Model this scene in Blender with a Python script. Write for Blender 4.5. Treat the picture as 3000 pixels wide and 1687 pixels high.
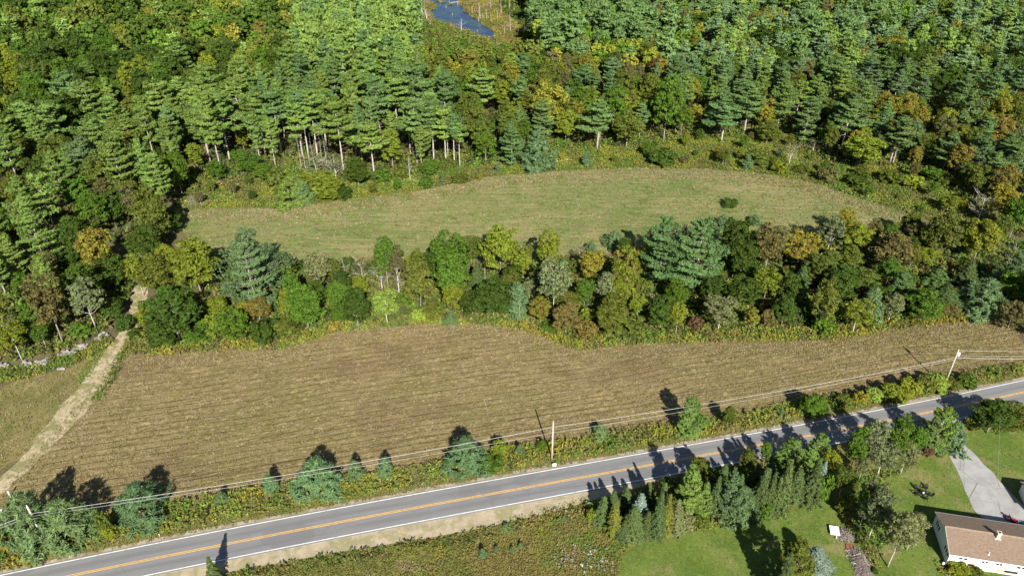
import bpy, math, random
import numpy as np
from mathutils import Vector
random.seed(7); RNG = np.random.default_rng(11)
rad = math.radians
for o in list(bpy.data.objects): bpy.data.objects.remove(o)
SC = bpy.context.scene; COL = SC.collection

# ------------------------------------------------------------------ camera, sky, sun, exposure
TH, FP, CH = rad(32.9), 2185.0, 112.5            # pitch below horizon, focal length (px of a 3000 px frame), height in m
cam = bpy.data.cameras.new('camera'); camo = bpy.data.objects.new('camera', cam); COL.objects.link(camo)
camo.location = (0, 0, CH); camo.rotation_euler = (math.pi/2-TH, 0, 0)
cam.sensor_width = 36; cam.lens = FP/3000*36; cam.clip_start = 1; cam.clip_end = 6000
SC.camera = camo
SUN_AZ, SUN_EL = rad(180-10.8), rad(34.2)        # sun stands behind the camera, a little to the right
w = bpy.data.worlds.new('World'); SC.world = w; w.use_nodes = True
nt = w.node_tree; bg = nt.nodes['Background']; sky = nt.nodes.new('ShaderNodeTexSky')
sky.sky_type = 'NISHITA'; sky.sun_disc = False; sky.sun_elevation = SUN_EL; sky.sun_rotation = SUN_AZ
sky.altitude = 100; sky.air_density = 1.0; sky.dust_density = 0.6; sky.ozone_density = 1.2
nt.links.new(sky.outputs[0], bg.inputs[0]); bg.inputs[1].default_value = 0.05
sl = bpy.data.lights.new('sun', 'SUN'); sl.energy = 5.0; sl.angle = rad(0.5); sl.color = (1.0, 0.95, 0.86)
so = bpy.data.objects.new('sun', sl); COL.objects.link(so)
sd = Vector((math.sin(SUN_AZ)*math.cos(SUN_EL), math.cos(SUN_AZ)*math.cos(SUN_EL), math.sin(SUN_EL)))
so.rotation_euler = sd.to_track_quat('Z', 'Y').to_euler(); so.location = (60, -120, 150)
SC.view_settings.view_transform = 'Standard'; SC.view_settings.look = 'None'
SC.view_settings.exposure = 1.0; SC.view_settings.gamma = 1; SC.view_settings.use_curve_mapping = False
SC.render.engine = 'CYCLES'
try:
    SC.cycles.max_bounces = 5; SC.cycles.diffuse_bounces = 2; SC.cycles.glossy_bounces = 2
    SC.cycles.transmission_bounces = 3; SC.cycles.transparent_max_bounces = 4
except Exception: pass

# ------------------------------------------------------------------ survey helpers (photo measurements -> metres on the ground)
def ray(u, v):
    x, y = u-1500, 843.5-v
    return np.array([x, FP*math.cos(TH)+y*math.sin(TH), -FP*math.sin(TH)+y*math.cos(TH)])
def at(u, v, z=0.0):
    d = ray(u, v); t = (z-CH)/d[2]; return np.array([d[0]*t, d[1]*t, z])
def depth(p): return p[1]*math.cos(TH)-(p[2]-CH)*math.sin(TH)
def proj(p):
    x, y, z = p[0], p[1], p[2]-CH
    zc = y*math.cos(TH)-z*math.sin(TH); return 1500+FP*x/zc, 843.5-FP*(y*math.sin(TH)+z*math.cos(TH))/zc
def height_of(base, vt):
    d = ray(0, vt); return CH+d[2]*base[1]/d[1]
TILE = {'A': (0, 0, 2.576), 'B': (1000, 0, 2.576), 'C': (2000, 0, 2.576), 'D': (0, 562, 2.576), 'E': (1000, 562, 2.576), 'F': (2000, 562, 2.576),
        'G': (0, 1124, 2.574), 'H': (1000, 1124, 2.574), 'I': (2000, 1124, 2.574), 'J': (2200, 1150, 2.699), 'K': (1720, 1240, 3.242),
        'd': (0, 0, 1/1.1645), 'L': (0, 950, 2.636), 'M': (2500, 1387, 4.83), 'N': (2400, 1520, 8.675), 'f': (0, 0, 1.0), 'P': (1200, 0, 7.156)}
def tp(t, x, y): a, b, s = TILE[t]; return a+x/s, b+y/s
def G(t, x, y, z=0.0): return at(*tp(t, x, y), z)
def poly(t, pts): return np.array([G(t, x, y)[:2] for x, y in pts])
def pnp(P, X, Y):
    X = np.asarray(X, float); Y = np.asarray(Y, float); ins = np.zeros(X.shape, bool); n = len(P)
    for i in range(n):
        x1, y1 = P[i]; x2, y2 = P[(i+1) % n]
        c = ((y1 > Y) != (y2 > Y)); 
        ins ^= c & (X < (x2-x1)*(Y-y1)/((y2-y1) if y2 != y1 else 1e-9)+x1)
    return ins
def vnoise(X, Y, sc, seed=0):
    X = np.asarray(X)/sc; Y = np.asarray(Y)/sc
    def h(i, j): 
        s = np.sin(i*127.1+j*311.7+seed*74.7)*43758.5453; return s-np.floor(s)
    i, j = np.floor(X), np.floor(Y); f, g = X-i, Y-j; f = f*f*(3-2*f); g = g*g*(3-2*g)
    return (h(i, j)*(1-f)+h(i+1, j)*f)*(1-g)+(h(i, j+1)*(1-f)+h(i+1, j+1)*f)*g
ROADC = [1.513, -0.784, 23.659, 101.063]
def road_y(x):
    x = np.asarray(x, float); xc = np.clip(x, -100, 130)/100
    y = np.polyval(ROADC, xc); s = np.polyval(np.polyder(ROADC), xc)/100
    return y+s*(x-np.clip(x, -100, 130))
def road_off(x, off):
    x = np.asarray(x, float); e = .5; dx = 2*e; dy = road_y(x+e)-road_y(x-e); l = np.hypot(dx, dy)
    return x-off*dy/l, road_y(x)+off*dx/l

# ------------------------------------------------------------------ mesh helpers
def mesh_quads(name, V, mat=None, face_attr=None, quads=None):
    V = np.asarray(V, np.float32)
    if quads is None: quads = np.arange(len(V), dtype=np.int32).reshape(-1, 4)
    n = len(quads); k = quads.shape[1]
    me = bpy.data.meshes.new(name); me.vertices.add(len(V)); me.vertices.foreach_set('co', V.ravel())
    me.loops.add(n*k); me.loops.foreach_set('vertex_index', np.asarray(quads, np.int32).ravel())
    me.polygons.add(n); me.polygons.foreach_set('loop_start', np.arange(n, dtype=np.int32)*k)
    me.update(calc_edges=True)
    for an, (tp_, val) in (face_attr or {}).items():
        a = me.attributes.new(an, tp_, 'FACE')
        a.data.foreach_set('value' if tp_ == 'FLOAT' else 'vector', np.asarray(val, np.float32).ravel())
    if mat: me.materials.append(mat)
    return me
class Mix:
    """collects polygons into one mesh"""
    def __init__(s): s.v = []; s.f = []
    def add(s, v, f):
        b = len(s.v); s.v += [tuple(map(float, p)) for p in v]; s.f += [tuple(i+b for i in q) for q in f]
    def box(s, c, d, rot=0.0, ex=None):
        hx, hy, hz = d[0]/2, d[1]/2, d[2]/2; cr, sr = math.cos(rot), math.sin(rot); v = []
        for x, y, z in ((-1,-1,-1),(1,-1,-1),(1,1,-1),(-1,1,-1),(-1,-1,1),(1,-1,1),(1,1,1),(-1,1,1)):
            X, Y = x*hx, y*hy; v.append((c[0]+X*cr-Y*sr, c[1]+X*sr+Y*cr, c[2]+z*hz))
        s.add(v, [(0,3,2,1),(4,5,6,7),(0,1,5,4),(1,2,6,5),(2,3,7,6),(3,0,4,7)])
    def tube(s, pts, r, n=6, cap=True):
        pts = np.asarray(pts, float); k = len(pts); r = np.broadcast_to(np.asarray(r, float), (k,)); v = []
        for i in range(k):
            d = pts[min(i+1, k-1)]-pts[max(i-1, 0)]; d = d/(np.linalg.norm(d)+1e-9)
            a = np.cross(d, (0, 0, 1) if abs(d[2]) < .9 else (1, 0, 0)); a /= np.linalg.norm(a)+1e-9; b = np.cross(d, a)
            for j in range(n):
                t = 2*math.pi*j/n; v.append(pts[i]+r[i]*(math.cos(t)*a+math.sin(t)*b))
        f = [(i*n+j, i*n+(j+1) % n, (i+1)*n+(j+1) % n, (i+1)*n+j) for i in range(k-1) for j in range(n)]
        if cap: f += [tuple(range(n-1, -1, -1)), tuple((k-1)*n+j for j in range(n))]
        s.add(v, f)
    def mesh(s, name, mat=None, smooth=False):
        me = bpy.data.meshes.new(name); me.from_pydata(s.v, [], s.f); me.update()
        if mat: me.materials.append(mat)
        if smooth: me.polygons.foreach_set('use_smooth', [True]*len(me.polygons))
        return me
def tag(o, label=None, cat=None, group=None, kind=None):
    if label: o['label'] = label
    if cat: o['category'] = cat
    if group: o['group'] = group
    if kind: o['kind'] = kind
    return o
def obj(name, me, parent=None, loc=None, rz=0.0):
    o = bpy.data.objects.new(name, me); COL.objects.link(o)
    if parent: o.parent = parent
    if loc is not None: o.location = loc
    if rz: o.rotation_euler = (0, 0, rz)
    return o
def empty(name, loc, rz=0.0):
    o = bpy.data.objects.new(name, None); COL.objects.link(o); o.location = loc; o.rotation_euler = (0, 0, rz); o.empty_display_size = .3
    return o

# ------------------------------------------------------------------ materials
def newmat(name):
    m = bpy.data.materials.new(name); m.use_nodes = True; n = m.node_tree
    return m, n, n.nodes['Principled BSDF'], n.nodes['Material Output']
def N(n, t, **kw):
    x = n.nodes.new(t)
    for k, v in kw.items():
        if k == 'i':
            for kk, vv in v.items(): x.inputs[kk].default_value = vv
        else: setattr(x, k, v)
    return x
def mixc(n, fac, a, b, mode='MIX'):
    m = n.nodes.new('ShaderNodeMix'); m.data_type = 'RGBA'; m.blend_type = mode
    for sock, val in ((m.inputs[0], fac), (m.inputs[6], a), (m.inputs[7], b)):
        if hasattr(val, 'is_linked') or hasattr(val, 'links'): n.links.new(val, sock)
        elif isinstance(val, (int, float)): sock.default_value = val
        else: sock.default_value = (*val[:3], 1)
    return m.outputs[2]
def math_(n, op, a, b=0.0, c=None, clamp=False):
    m = n.nodes.new('ShaderNodeMath'); m.operation = op; m.use_clamp = clamp
    for i, val in enumerate((a, b) if c is None else (a, b, c)):
        if hasattr(val, 'links'): n.links.new(val, m.inputs[i])
        else: m.inputs[i].default_value = val
    return m.outputs[0]
def noise(n, scale, detail=4, rough=.55, vec=None, dist=0.0):
    t = N(n, 'ShaderNodeTexNoise'); t.inputs['Scale'].default_value = scale; t.inputs['Detail'].default_value = detail
    t.inputs['Roughness'].default_value = rough; t.inputs['Distortion'].default_value = dist
    if vec is not None: n.links.new(vec, t.inputs['Vector'])
    return t.outputs[0]
def ramp(n, fac, lo, hi):
    m = N(n, 'ShaderNodeMapRange'); m.interpolation_type = 'SMOOTHSTEP'
    n.links.new(fac, m.inputs[0]); m.inputs[1].default_value = lo; m.inputs[2].default_value = hi
    return m.outputs[0]
def wpos(n, scale=(1, 1, 1), rot=0.0):
    g = N(n, 'ShaderNodeNewGeometry'); mp = N(n, 'ShaderNodeMapping'); mp.vector_type = 'POINT'
    mp.inputs['Scale'].default_value = scale; mp.inputs['Rotation'].default_value = (0, 0, rot)
    n.links.new(g.outputs['Position'], mp.inputs['Vector']); return mp.outputs[0]
def bump(n, bsdf, h, strength=.5, dist=.1):
    b = N(n, 'ShaderNodeBump'); b.inputs['Strength'].default_value = strength; b.inputs['Distance'].default_value = dist
    n.links.new(h, b.inputs['Height']); n.links.new(b.outputs[0], bsdf.inputs['Normal'])
def plain(name, col, rough=.7, var=.15, scale=3.0, metal=0.0, bmp=.2):
    m, n, b, o = newmat(name); p = N(n, 'ShaderNodeTexCoord').outputs['Object']
    f = noise(n, scale, 5, .6, p)
    c = mixc(n, ramp(n, f, .3, .7), [v*(1-var) for v in col], [min(1, v*(1+var)) for v in col])
    n.links.new(c, b.inputs['Base Color']); b.inputs['Roughness'].default_value = rough; b.inputs['Metallic'].default_value = metal
    if bmp: bump(n, b, f, bmp, .03)
    return m
def leafmat(name, src, trans=.3, rough=.5, spec=.3, va=.8):
    m, n, b, o = newmat(name)
    if src == 'object':
        oi = N(n, 'ShaderNodeObjectInfo'); base = oi.outputs['Color']
        pf = N(n, 'ShaderNodeAttribute', attribute_name='puff').outputs['Fac']
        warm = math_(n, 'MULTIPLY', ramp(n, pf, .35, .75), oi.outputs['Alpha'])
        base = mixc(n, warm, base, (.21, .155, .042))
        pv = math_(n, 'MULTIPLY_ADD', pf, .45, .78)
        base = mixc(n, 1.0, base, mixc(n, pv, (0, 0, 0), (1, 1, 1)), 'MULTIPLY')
    else:
        base = N(n, 'ShaderNodeAttribute', attribute_name='col').outputs['Color']
    rn = N(n, 'ShaderNodeAttribute', attribute_name='rnd').outputs['Fac']
    hs = N(n, 'ShaderNodeHueSaturation'); n.links.new(base, hs.inputs['Color'])
    n.links.new(math_(n, 'MULTIPLY_ADD', rn, .03, .485), hs.inputs['Hue'])
    n.links.new(math_(n, 'MULTIPLY_ADD', rn, va, 1.02-va/2), hs.inputs['Value'])
    c = hs.outputs[0]
    n.links.new(c, b.inputs['Base Color']); b.inputs['Roughness'].default_value = rough; b.inputs['Specular IOR Level'].default_value = spec
    tr = N(n, 'ShaderNodeBsdfTranslucent'); n.links.new(c, tr.inputs['Color'])
    mx = N(n, 'ShaderNodeMixShader'); mx.inputs[0].default_value = trans
    n.links.new(b.outputs[0], mx.inputs[1]); n.links.new(tr.outputs[0], mx.inputs[2]); n.links.new(mx.outputs[0], o.inputs[0])
    return m
M = {}
M['leaf'] = leafmat('leaf', 'object', .45, .6, .08); M['needle'] = leafmat('needle', 'object', .36, .6, .06)
M['weed'] = leafmat('weed', 'attr', .25, .7, .08, va=.5)
M['bark_pine'] = plain('bark_pine', (.40, .355, .30), .9, .35, 2.5); M['bark_grey'] = plain('bark_grey', (.22, .19, .15), .9, .35, 2.5)
M['bark_birch'] = plain('bark_birch', (.42, .40, .36), .8, .3, 3.0); M['dead_wood'] = plain('dead_wood', (.46, .42, .37), .9, .3, 2.0)
M['pole_wood'] = plain('pole_wood', (.42, .37, .32), .9, .2, 2.0)
M['stone'] = plain('stone', (.25, .225, .21), .9, .35, 1.5)
M['white_paint'] = plain('white_paint', (.8, .8, .78), .5, .04, 2.0, 0, .05)
M['black_plastic'] = plain('black_plastic', (.018, .018, .022), .45, .3, 4.0, 0, .05)
M['metal'] = plain('metal', (.55, .56, .58), .35, .1, 3.0, .6, .05)
M['glass'] = plain('glass', (.02, .025, .03), .08, .1, 1.0, 0, 0)
M['red_paint'] = plain('red_paint', (.32, .02, .045), .35, .15, 3.0, 0, .05)
M['green_plastic'] = plain('green_plastic', (.02, .30, .20), .4, .15, 3.0, 0, .05)
M['wire'] = plain('wire', (.45, .44, .43), .5, .1, 3.0, 0, 0)
M['orange_wood'] = plain('orange_wood', (.50, .20, .06), .6, .2, 3.0)
M['tan_wood'] = plain('tan_wood', (.48, .36, .25), .7, .2, 3.0)
M['blue_ink'] = plain('blue_ink', (.06, .13, .20), .5, .1, 3.0, 0, 0)

def ground_mat():
    m, n, b, o = newmat('forest_ground'); p = wpos(n)
    c = mixc(n, ramp(n, noise(n, .08, 5, .6, p), .35, .65), (.075, .055, .03), (.10, .095, .03))
    c = mixc(n, ramp(n, noise(n, 1.3, 5, .65, p), .45, .7), c, (.15, .12, .06))
    n.links.new(c, b.inputs['Base Color']); b.inputs['Roughness'].default_value = .95
    bump(n, b, noise(n, 2.0, 5, .6, p), .8, .3); return m
def near_field_mat():
    m, n, b, o = newmat('mown_hay'); p = wpos(n)
    sx = N(n, 'ShaderNodeSeparateXYZ'); n.links.new(p, sx.inputs[0])
    X = math_(n, 'MULTIPLY', sx.outputs[0], .01)
    y = math_(n, 'MULTIPLY_ADD', math_(n, 'MULTIPLY_ADD', math_(n, 'MULTIPLY_ADD', X, .75, -.784), X, 23.0), X, 101.06)
    d = math_(n, 'SUBTRACT', sx.outputs[1], y)                    # distance from the road: the rows were mown along it
    d = math_(n, 'ADD', d, math_(n, 'ADD', math_(n, 'MULTIPLY', noise(n, .010, 2, .5, p), 9.0), math_(n, 'MULTIPLY', noise(n, .22, 3, .6, p), .5)))
    cb = N(n, 'ShaderNodeCombineXYZ'); n.links.new(math_(n, 'MULTIPLY', sx.outputs[0], .12), cb.inputs[0]); n.links.new(d, cb.inputs[1])
    rowvec = cb.outputs[0]
    streak = noise(n, 1.1, 6, .65, rowvec, .3)                    # hay swaths stretched along the rows
    c = mixc(n, ramp(n, streak, .36, .64), (.145, .112, .05), (.225, .176, .085))
    big = noise(n, .03, 3, .5, p)
    c = mixc(n, math_(n, 'MULTIPLY', ramp(n, big, .48, .66), .5), c, (.135, .125, .042))
    c = mixc(n, math_(n, 'MULTIPLY', ramp(n, noise(n, .05, 3, .5, rowvec), .5, .7), .35), c, (.27, .205, .105))
    cb2 = N(n, 'ShaderNodeCombineXYZ'); n.links.new(math_(n, 'MULTIPLY', sx.outputs[0], .5), cb2.inputs[0]); n.links.new(d, cb2.inputs[1]); rv2 = cb2.outputs[0]
    fine = noise(n, 1.15, 5, .8, rv2, .6); c = mixc(n, math_(n, 'MULTIPLY', ramp(n, fine, .52, .64), .85), c, (.36, .285, .145))
    fine2 = noise(n, .95, 5, .8, rv2, .8); c = mixc(n, math_(n, 'MULTIPLY', ramp(n, fine2, .53, .66), .8), c, (.075, .058, .022))
    c = mixc(n, math_(n, 'MULTIPLY', ramp(n, noise(n, .042, 4, .6, wpos(n, (1, 1.6, 1), .6)), .52, .66), .45), c, (.125, .082, .05))
    wv = math_(n, 'FRACT', math_(n, 'DIVIDE', d, 1.85))           # dark line left between two mower passes
    ln = math_(n, 'SUBTRACT', 1.0, ramp(n, math_(n, 'ABSOLUTE', math_(n, 'SUBTRACT', wv, .5)), .03, .13))
    brk = ramp(n, noise(n, .5, 3, .6, rowvec), .34, .52)
    ln = math_(n, 'MULTIPLY', ln, brk)
    c = mixc(n, math_(n, 'MULTIPLY', ln, .5), c, (.06, .044, .02))
    n.links.new(c, b.inputs['Base Color']); b.inputs['Roughness'].default_value = .95; b.inputs['Specular IOR Level'].default_value = .1
    h = math_(n, 'SUBTRACT', math_(n, 'ADD', streak, math_(n, 'MULTIPLY', fine, .8)), ln)
    bump(n, b, h, .45, .15); return m
def far_field_mat():
    m, n, b, o = newmat('green_meadow_turf'); p = wpos(n); q = wpos(n, (.09, .9, 1), rad(-4))
    streak = noise(n, .8, 6, .65, q, .2)
    c = mixc(n, ramp(n, noise(n, .03, 4, .55, p), .36, .64), (.115, .155, .044), (.165, .18, .062))
    k = math_(n, 'ADD', math_(n, 'MULTIPLY', streak, .6), math_(n, 'MULTIPLY', noise(n, .045, 3, .5, p), .4))
    c = mixc(n, math_(n, 'MULTIPLY', ramp(n, k, .46, .6), .75), c, (.275, .23, .112))
    fine = noise(n, .45, 6, .85, wpos(n, (.55, 1, 1), .1), .5)
    c = mixc(n, math_(n, 'MULTIPLY', ramp(n, fine, .5, .6), .5), c, (.25, .22, .105))
    c = mixc(n, math_(n, 'MULTIPLY', ramp(n, noise(n, .4, 6, .85, wpos(n, (.4, 1.2, 1), .3), .5), .52, .63), .65), c, (.068, .075, .027))
    n.links.new(c, b.inputs['Base Color']); b.inputs['Roughness'].default_value = .95; b.inputs['Specular IOR Level'].default_value = .1
    bump(n, b, fine, .7, .3); return m
def turf_mat(name, g1, g2, dry, amt=.5, sc=1.0):
    m, n, b, o = newmat(name); p = wpos(n)
    c = mixc(n, ramp(n, noise(n, .16*sc, 4, .6, p), .35, .65), g1, g2)
    c = mixc(n, math_(n, 'MULTIPLY', ramp(n, noise(n, .11*sc, 5, .65, p, .6), .5, .7), amt), c, dry)
    f = noise(n, 1.3, 5, .8, p, .4)
    c = mixc(n, math_(n, 'MULTIPLY', ramp(n, f, .5, .66), .5), c, [min(.5, v*1.55) for v in g2])
    c = mixc(n, math_(n, 'MULTIPLY', ramp(n, noise(n, 1.0, 5, .8, p, .4), .53, .68), .5), c, [v*.55 for v in g1])
    n.links.new(c, b.inputs['Base Color']); b.inputs['Roughness'].default_value = .95; b.inputs['Specular IOR Level'].default_value = .15
    bump(n, b, f, .6, .1); return m
def road_mat():
    m, n, b, o = newmat('asphalt'); p = wpos(n)
    sx = N(n, 'ShaderNodeSeparateXYZ'); n.links.new(p, sx.inputs[0])
    X = math_(n, 'MULTIPLY', sx.outputs[0], .01)
    y = math_(n, 'MULTIPLY_ADD', math_(n, 'MULTIPLY_ADD', math_(n, 'MULTIPLY_ADD', X, 1.513, -.784), X, 23.659), X, 101.06)
    d = math_(n, 'SUBTRACT', sx.outputs[1], y)
    tr = math_(n, 'ABSOLUTE', math_(n, 'SUBTRACT', math_(n, 'ABSOLUTE', d), 1.75))    # wheel paths
    c = mixc(n, ramp(n, tr, .2, .9), (.140, .141, .144), (.182, .180, .178))
    c = mixc(n, math_(n, 'MULTIPLY', ramp(n, noise(n, .25, 5, .6, p), .4, .7), .5), c, (.145, .146, .150))
    cb = N(n, 'ShaderNodeCombineXYZ'); n.links.new(math_(n, 'MULTIPLY', sx.outputs[0], .05), cb.inputs[0]); n.links.new(d, cb.inputs[1])
    c = mixc(n, math_(n, 'MULTIPLY', ramp(n, noise(n, 1.6, 5, .6, cb.outputs[0]), .45, .7), .6), c, (.205, .202, .196))
    c = mixc(n, math_(n, 'MULTIPLY', ramp(n, noise(n, .11, 2, .4, wpos(n, (1, 1, 1), .5)), .60, .615), .5), c, (.125, .126, .13))
    c = mixc(n, math_(n, 'MULTIPLY', ramp(n, noise(n, .9, 3, .6, p), .68, .74), .7), c, (.09, .09, .092))
    vo = N(n, 'ShaderNodeTexVoronoi', feature='DISTANCE_TO_EDGE'); vo.inputs['Scale'].default_value = .13; n.links.new(wpos(n, (1, .35, 1), .2), vo.inputs['Vector'])
    crack = math_(n, 'SUBTRACT', 1.0, ramp(n, vo.outputs[0], .001, .006))
    c = mixc(n, math_(n, 'MULTIPLY', math_(n, 'MULTIPLY', crack, ramp(n, noise(n, .08, 3, .5, p), .5, .62)), .28), c, (.06, .06, .062))
    f = noise(n, 14, 3, .7, p); c = mixc(n, math_(n, 'MULTIPLY', ramp(n, f, .4, .75), .25), c, (.24, .235, .23))
    n.links.new(c, b.inputs['Base Color']); b.inputs['Roughness'].default_value = .85; bump(n, b, f, .25, .01); return m
def line_mat(name, col):
    m, n, b, o = newmat(name); p = wpos(n)
    c = mixc(n, ramp(n, noise(n, 1.6, 6, .75, p), .46, .72), col, [v*.5 for v in col])
    n.links.new(c, b.inputs['Base Color']); b.inputs['Roughness'].default_value = .6; return m
def soil_mat(name, a, bb, grass, amt):
    m, n, b, o = newmat(name); p = wpos(n)
    c = mixc(n, ramp(n, noise(n, .5, 5, .65, p), .35, .65), a, bb)
    c = mixc(n, math_(n, 'MULTIPLY', ramp(n, noise(n, .33, 5, .7, p, .8), .46, .6), amt), c, grass)
    f = noise(n, 1.4, 6, .8, p, .4); c = mixc(n, math_(n, 'MULTIPLY', ramp(n, f, .54, .7), .5), c, [v*.55 for v in a])
    c = mixc(n, math_(n, 'MULTIPLY', ramp(n, noise(n, 1.1, 6, .8, p), .54, .7), .5), c, [min(.6, v*1.35) for v in bb])
    n.links.new(c, b.inputs['Base Color']); b.inputs['Roughness'].default_value = .95; bump(n, b, f, .6, .08); return m
def drive_mat():
    m, n, b, o = newmat('old_driveway_asphalt'); p = wpos(n)
    c = mixc(n, ramp(n, noise(n, .4, 5, .6, p), .35, .65), (.24, .235, .23), (.32, .31, .30))
    vo = N(n, 'ShaderNodeTexVoronoi', feature='DISTANCE_TO_EDGE'); vo.inputs['Scale'].default_value = .17; n.links.new(wpos(n, (1, .8, 1), .5), vo.inputs['Vector'])
    cr = math_(n, 'SUBTRACT', 1.0, ramp(n, vo.outputs[0], .003, .013))
    c = mixc(n, math_(n, 'MULTIPLY', math_(n, 'MULTIPLY', cr, ramp(n, noise(n, .25, 3, .5, p), .42, .55)), .85), c, (.10, .095, .06))
    c = mixc(n, math_(n, 'MULTIPLY', ramp(n, noise(n, .8, 3, .6, wpos(n, (1.6, .5, 1), .4)), .66, .72), .8), c, (.09, .085, .07))
    f = noise(n, 9, 3, .7, p)
    n.links.new(mixc(n, math_(n, 'MULTIPLY', f, .2), c, (.42, .41, .40)), b.inputs['Base Color']); b.inputs['Roughness'].default_value = .9; return m
def water_mat():
    m, n, b, o = newmat('pond_water'); p = wpos(n)
    c = mixc(n, ramp(n, noise(n, .12, 5, .6, p), .42, .62), (.006, .028, .075), (.03, .055, .06))
    n.links.new(c, b.inputs['Base Color']); b.inputs['Roughness'].default_value = .15; b.inputs['IOR'].default_value = 1.33; b.inputs['Specular IOR Level'].default_value = .32
    bump(n, b, noise(n, 1.2, 3, .5, p), .25, .05); return m
def shingle_mat():
    m, n, b, o = newmat('asphalt_shingle'); p = N(n, 'ShaderNodeTexCoord').outputs['Object']
    br = N(n, 'ShaderNodeTexBrick'); n.links.new(p, br.inputs['Vector']); br.inputs['Scale'].default_value = 1.0
    br.inputs['Brick Width'].default_value = .32; br.inputs['Row Height'].default_value = .15; br.inputs['Mortar Size'].default_value = .012
    br.inputs['Color1'].default_value = (.165, .116, .08, 1); br.inputs['Color2'].default_value = (.225, .163, .116, 1); br.inputs['Mortar'].default_value = (.11, .075, .055, 1)
    c = mixc(n, math_(n, 'MULTIPLY', ramp(n, noise(n, 2.4, 4, .7, p), .4, .7), .55), br.outputs[0], (.25, .185, .132))
    c = mixc(n, math_(n, 'MULTIPLY', ramp(n, noise(n, 3.4, 4, .7, p), .5, .7), .4), c, (.16, .105, .075))
    n.links.new(c, b.inputs['Base Color']); b.inputs['Roughness'].default_value = .95; bump(n, b, br.outputs[1], -.4, .01); return m

# ------------------------------------------------------------------ setting: ground sheets
def smooth_closed(P, step=1.5, jit=.35, seed=1):
    P = np.asarray(P); n = len(P); out = []
    for i in range(n):
        p0, p1, p2, p3 = P[i-1], P[i], P[(i+1) % n], P[(i+2) % n]
        k = max(2, int(np.linalg.norm(p2-p1)/step))
        for t in np.arange(k)/k:
            a = .5*(2*p1+(p2-p0)*t+(2*p0-5*p1+4*p2-p3)*t*t+(3*p1-p0-3*p2+p3)*t**3); b = p1+(p2-p1)*t
            out.append(a*.6+b*.4)
    out = np.array(out)
    if jit: out += (np.stack([vnoise(out[:, 0], out[:, 1], 2.2, seed), vnoise(out[:, 0], out[:, 1], 2.2, seed+5)], 1)-.5)*2*jit \
               + (np.stack([vnoise(out[:, 0], out[:, 1], 7, seed), vnoise(out[:, 0], out[:, 1], 7, seed+5)], 1)-.5)*2*jit
    return out
def sheet(name, P, z, mat, smooth=True, jit=.35, step=1.5, seed=1, kind='structure'):
    if smooth: P = smooth_closed(P, step, jit, seed)
    me = bpy.data.meshes.new(name); me.from_pydata([(x, y, z) for x, y in P], [], [tuple(range(len(P)))]); me.update()
    if me.polygons[0].normal.z < 0: me.flip_normals()
    me.materials.append(mat); o = obj(name, me); tag(o, kind=kind); return o
# one sheet to the horizon, gently rolling beyond the woods
gx = np.concatenate([np.linspace(-3500, -420, 12), np.linspace(-400, 400, 41), np.linspace(420, 3500, 12)])
gy = np.concatenate([np.linspace(-600, 40, 8), np.linspace(60, 640, 30), np.linspace(700, 4500, 16)])
XX, YY = np.meshgrid(gx, gy); ZZ = np.where(YY > 640, (vnoise(XX, YY, 500, 3)*60-10)*np.clip((YY-640)/900, 0, 1), 0)
ni, nj = len(gy), len(gx); idx = np.arange(ni*nj).reshape(ni, nj)
Q = np.stack([idx[:-1, :-1], idx[:-1, 1:], idx[1:, 1:], idx[1:, :-1]], -1).reshape(-1, 4)
tag(obj('ground', mesh_quads('ground', np.stack([XX, YY, ZZ], -1).reshape(-1, 3), ground_mat(), quads=Q)), kind='structure')

NEAR = poly('d', [(-30, 1262), (30, 1215), (80, 1150), (150, 1072), (215, 985), (262, 930), (300, 890), (335, 888), (420, 893), (500, 884), (600, 876), (690, 882), (760, 862), (850, 835), (930, 824),
    (1000, 820), (1060, 815), (1150, 813), (1250, 819), (1310, 828), (1370, 847), (1420, 872), (1480, 880), (1560, 867), (1700, 862), (1850, 857), (1967, 857), (2067, 856), (2150, 845), (2217, 832), (2350, 816), (2484, 803), (2540, 830),
    (2600, 880), (2700, 905), (2576, 915), (2460, 930), (2380, 942), (2160, 985), (2000, 1012), (1900, 1032), (1760, 1053), (1640, 1072), (1480, 1097), (1390, 1112), (1270, 1124), (1100, 1163), (990, 1182), (900, 1197), (740, 1218), (560, 1238), (460, 1258), (280, 1292), (100, 1272), (20, 1290), (-60, 1310)])
FAR = poly('d', [(462, 560), (476, 528), (540, 524), (680, 524), (760, 519), (870, 503), (1000, 488), (1070, 478), (1150, 461), (1220, 447), (1300, 439), (1400, 431), (1500, 425), (1600, 422), (1700, 423), (1800, 427), (1900, 435), (2000, 450), (2080, 470), (2150, 495), (2230, 518), (2305, 542),
    (2290, 575), (2230, 592), (2100, 600), (2000, 604), (1800, 620), (1560, 640), (1440, 648), (1300, 654), (1100, 656), (900, 652), (740, 660), (640, 664), (540, 640), (470, 600)])
FAR_HOLE = None
LEFTF = poly('L', [(-60, 520), (120, 440), (300, 390), (520, 330), (700, 230), (830, 150), (880, 120), (800, 240), (700, 370), (620, 490), (520, 610), (400, 760), (300, 880), (200, 1000), (60, 1080), (-80, 1160)])
TRACK = poly('L', [(-60, 1330), (-60, 1230), (60, 1130), (180, 1030), (290, 870), (400, 720), (520, 590), (640, 450), (740, 310), (830, 170), (890, 90), (960, 20), (1000, -60), (1010, -150), (1000, -230), (1060, -300), (1130, -330), (1190, -320), (1140, -230), (1120, -120), (1080, -20), (1010, 90), (960, 190), (890, 310), (810, 460), (700, 640), (560, 760), (470, 880), (380, 970), (250, 1090), (130, 1200), (40, 1290)])
xs = np.linspace(-170, 210, 120)
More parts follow.
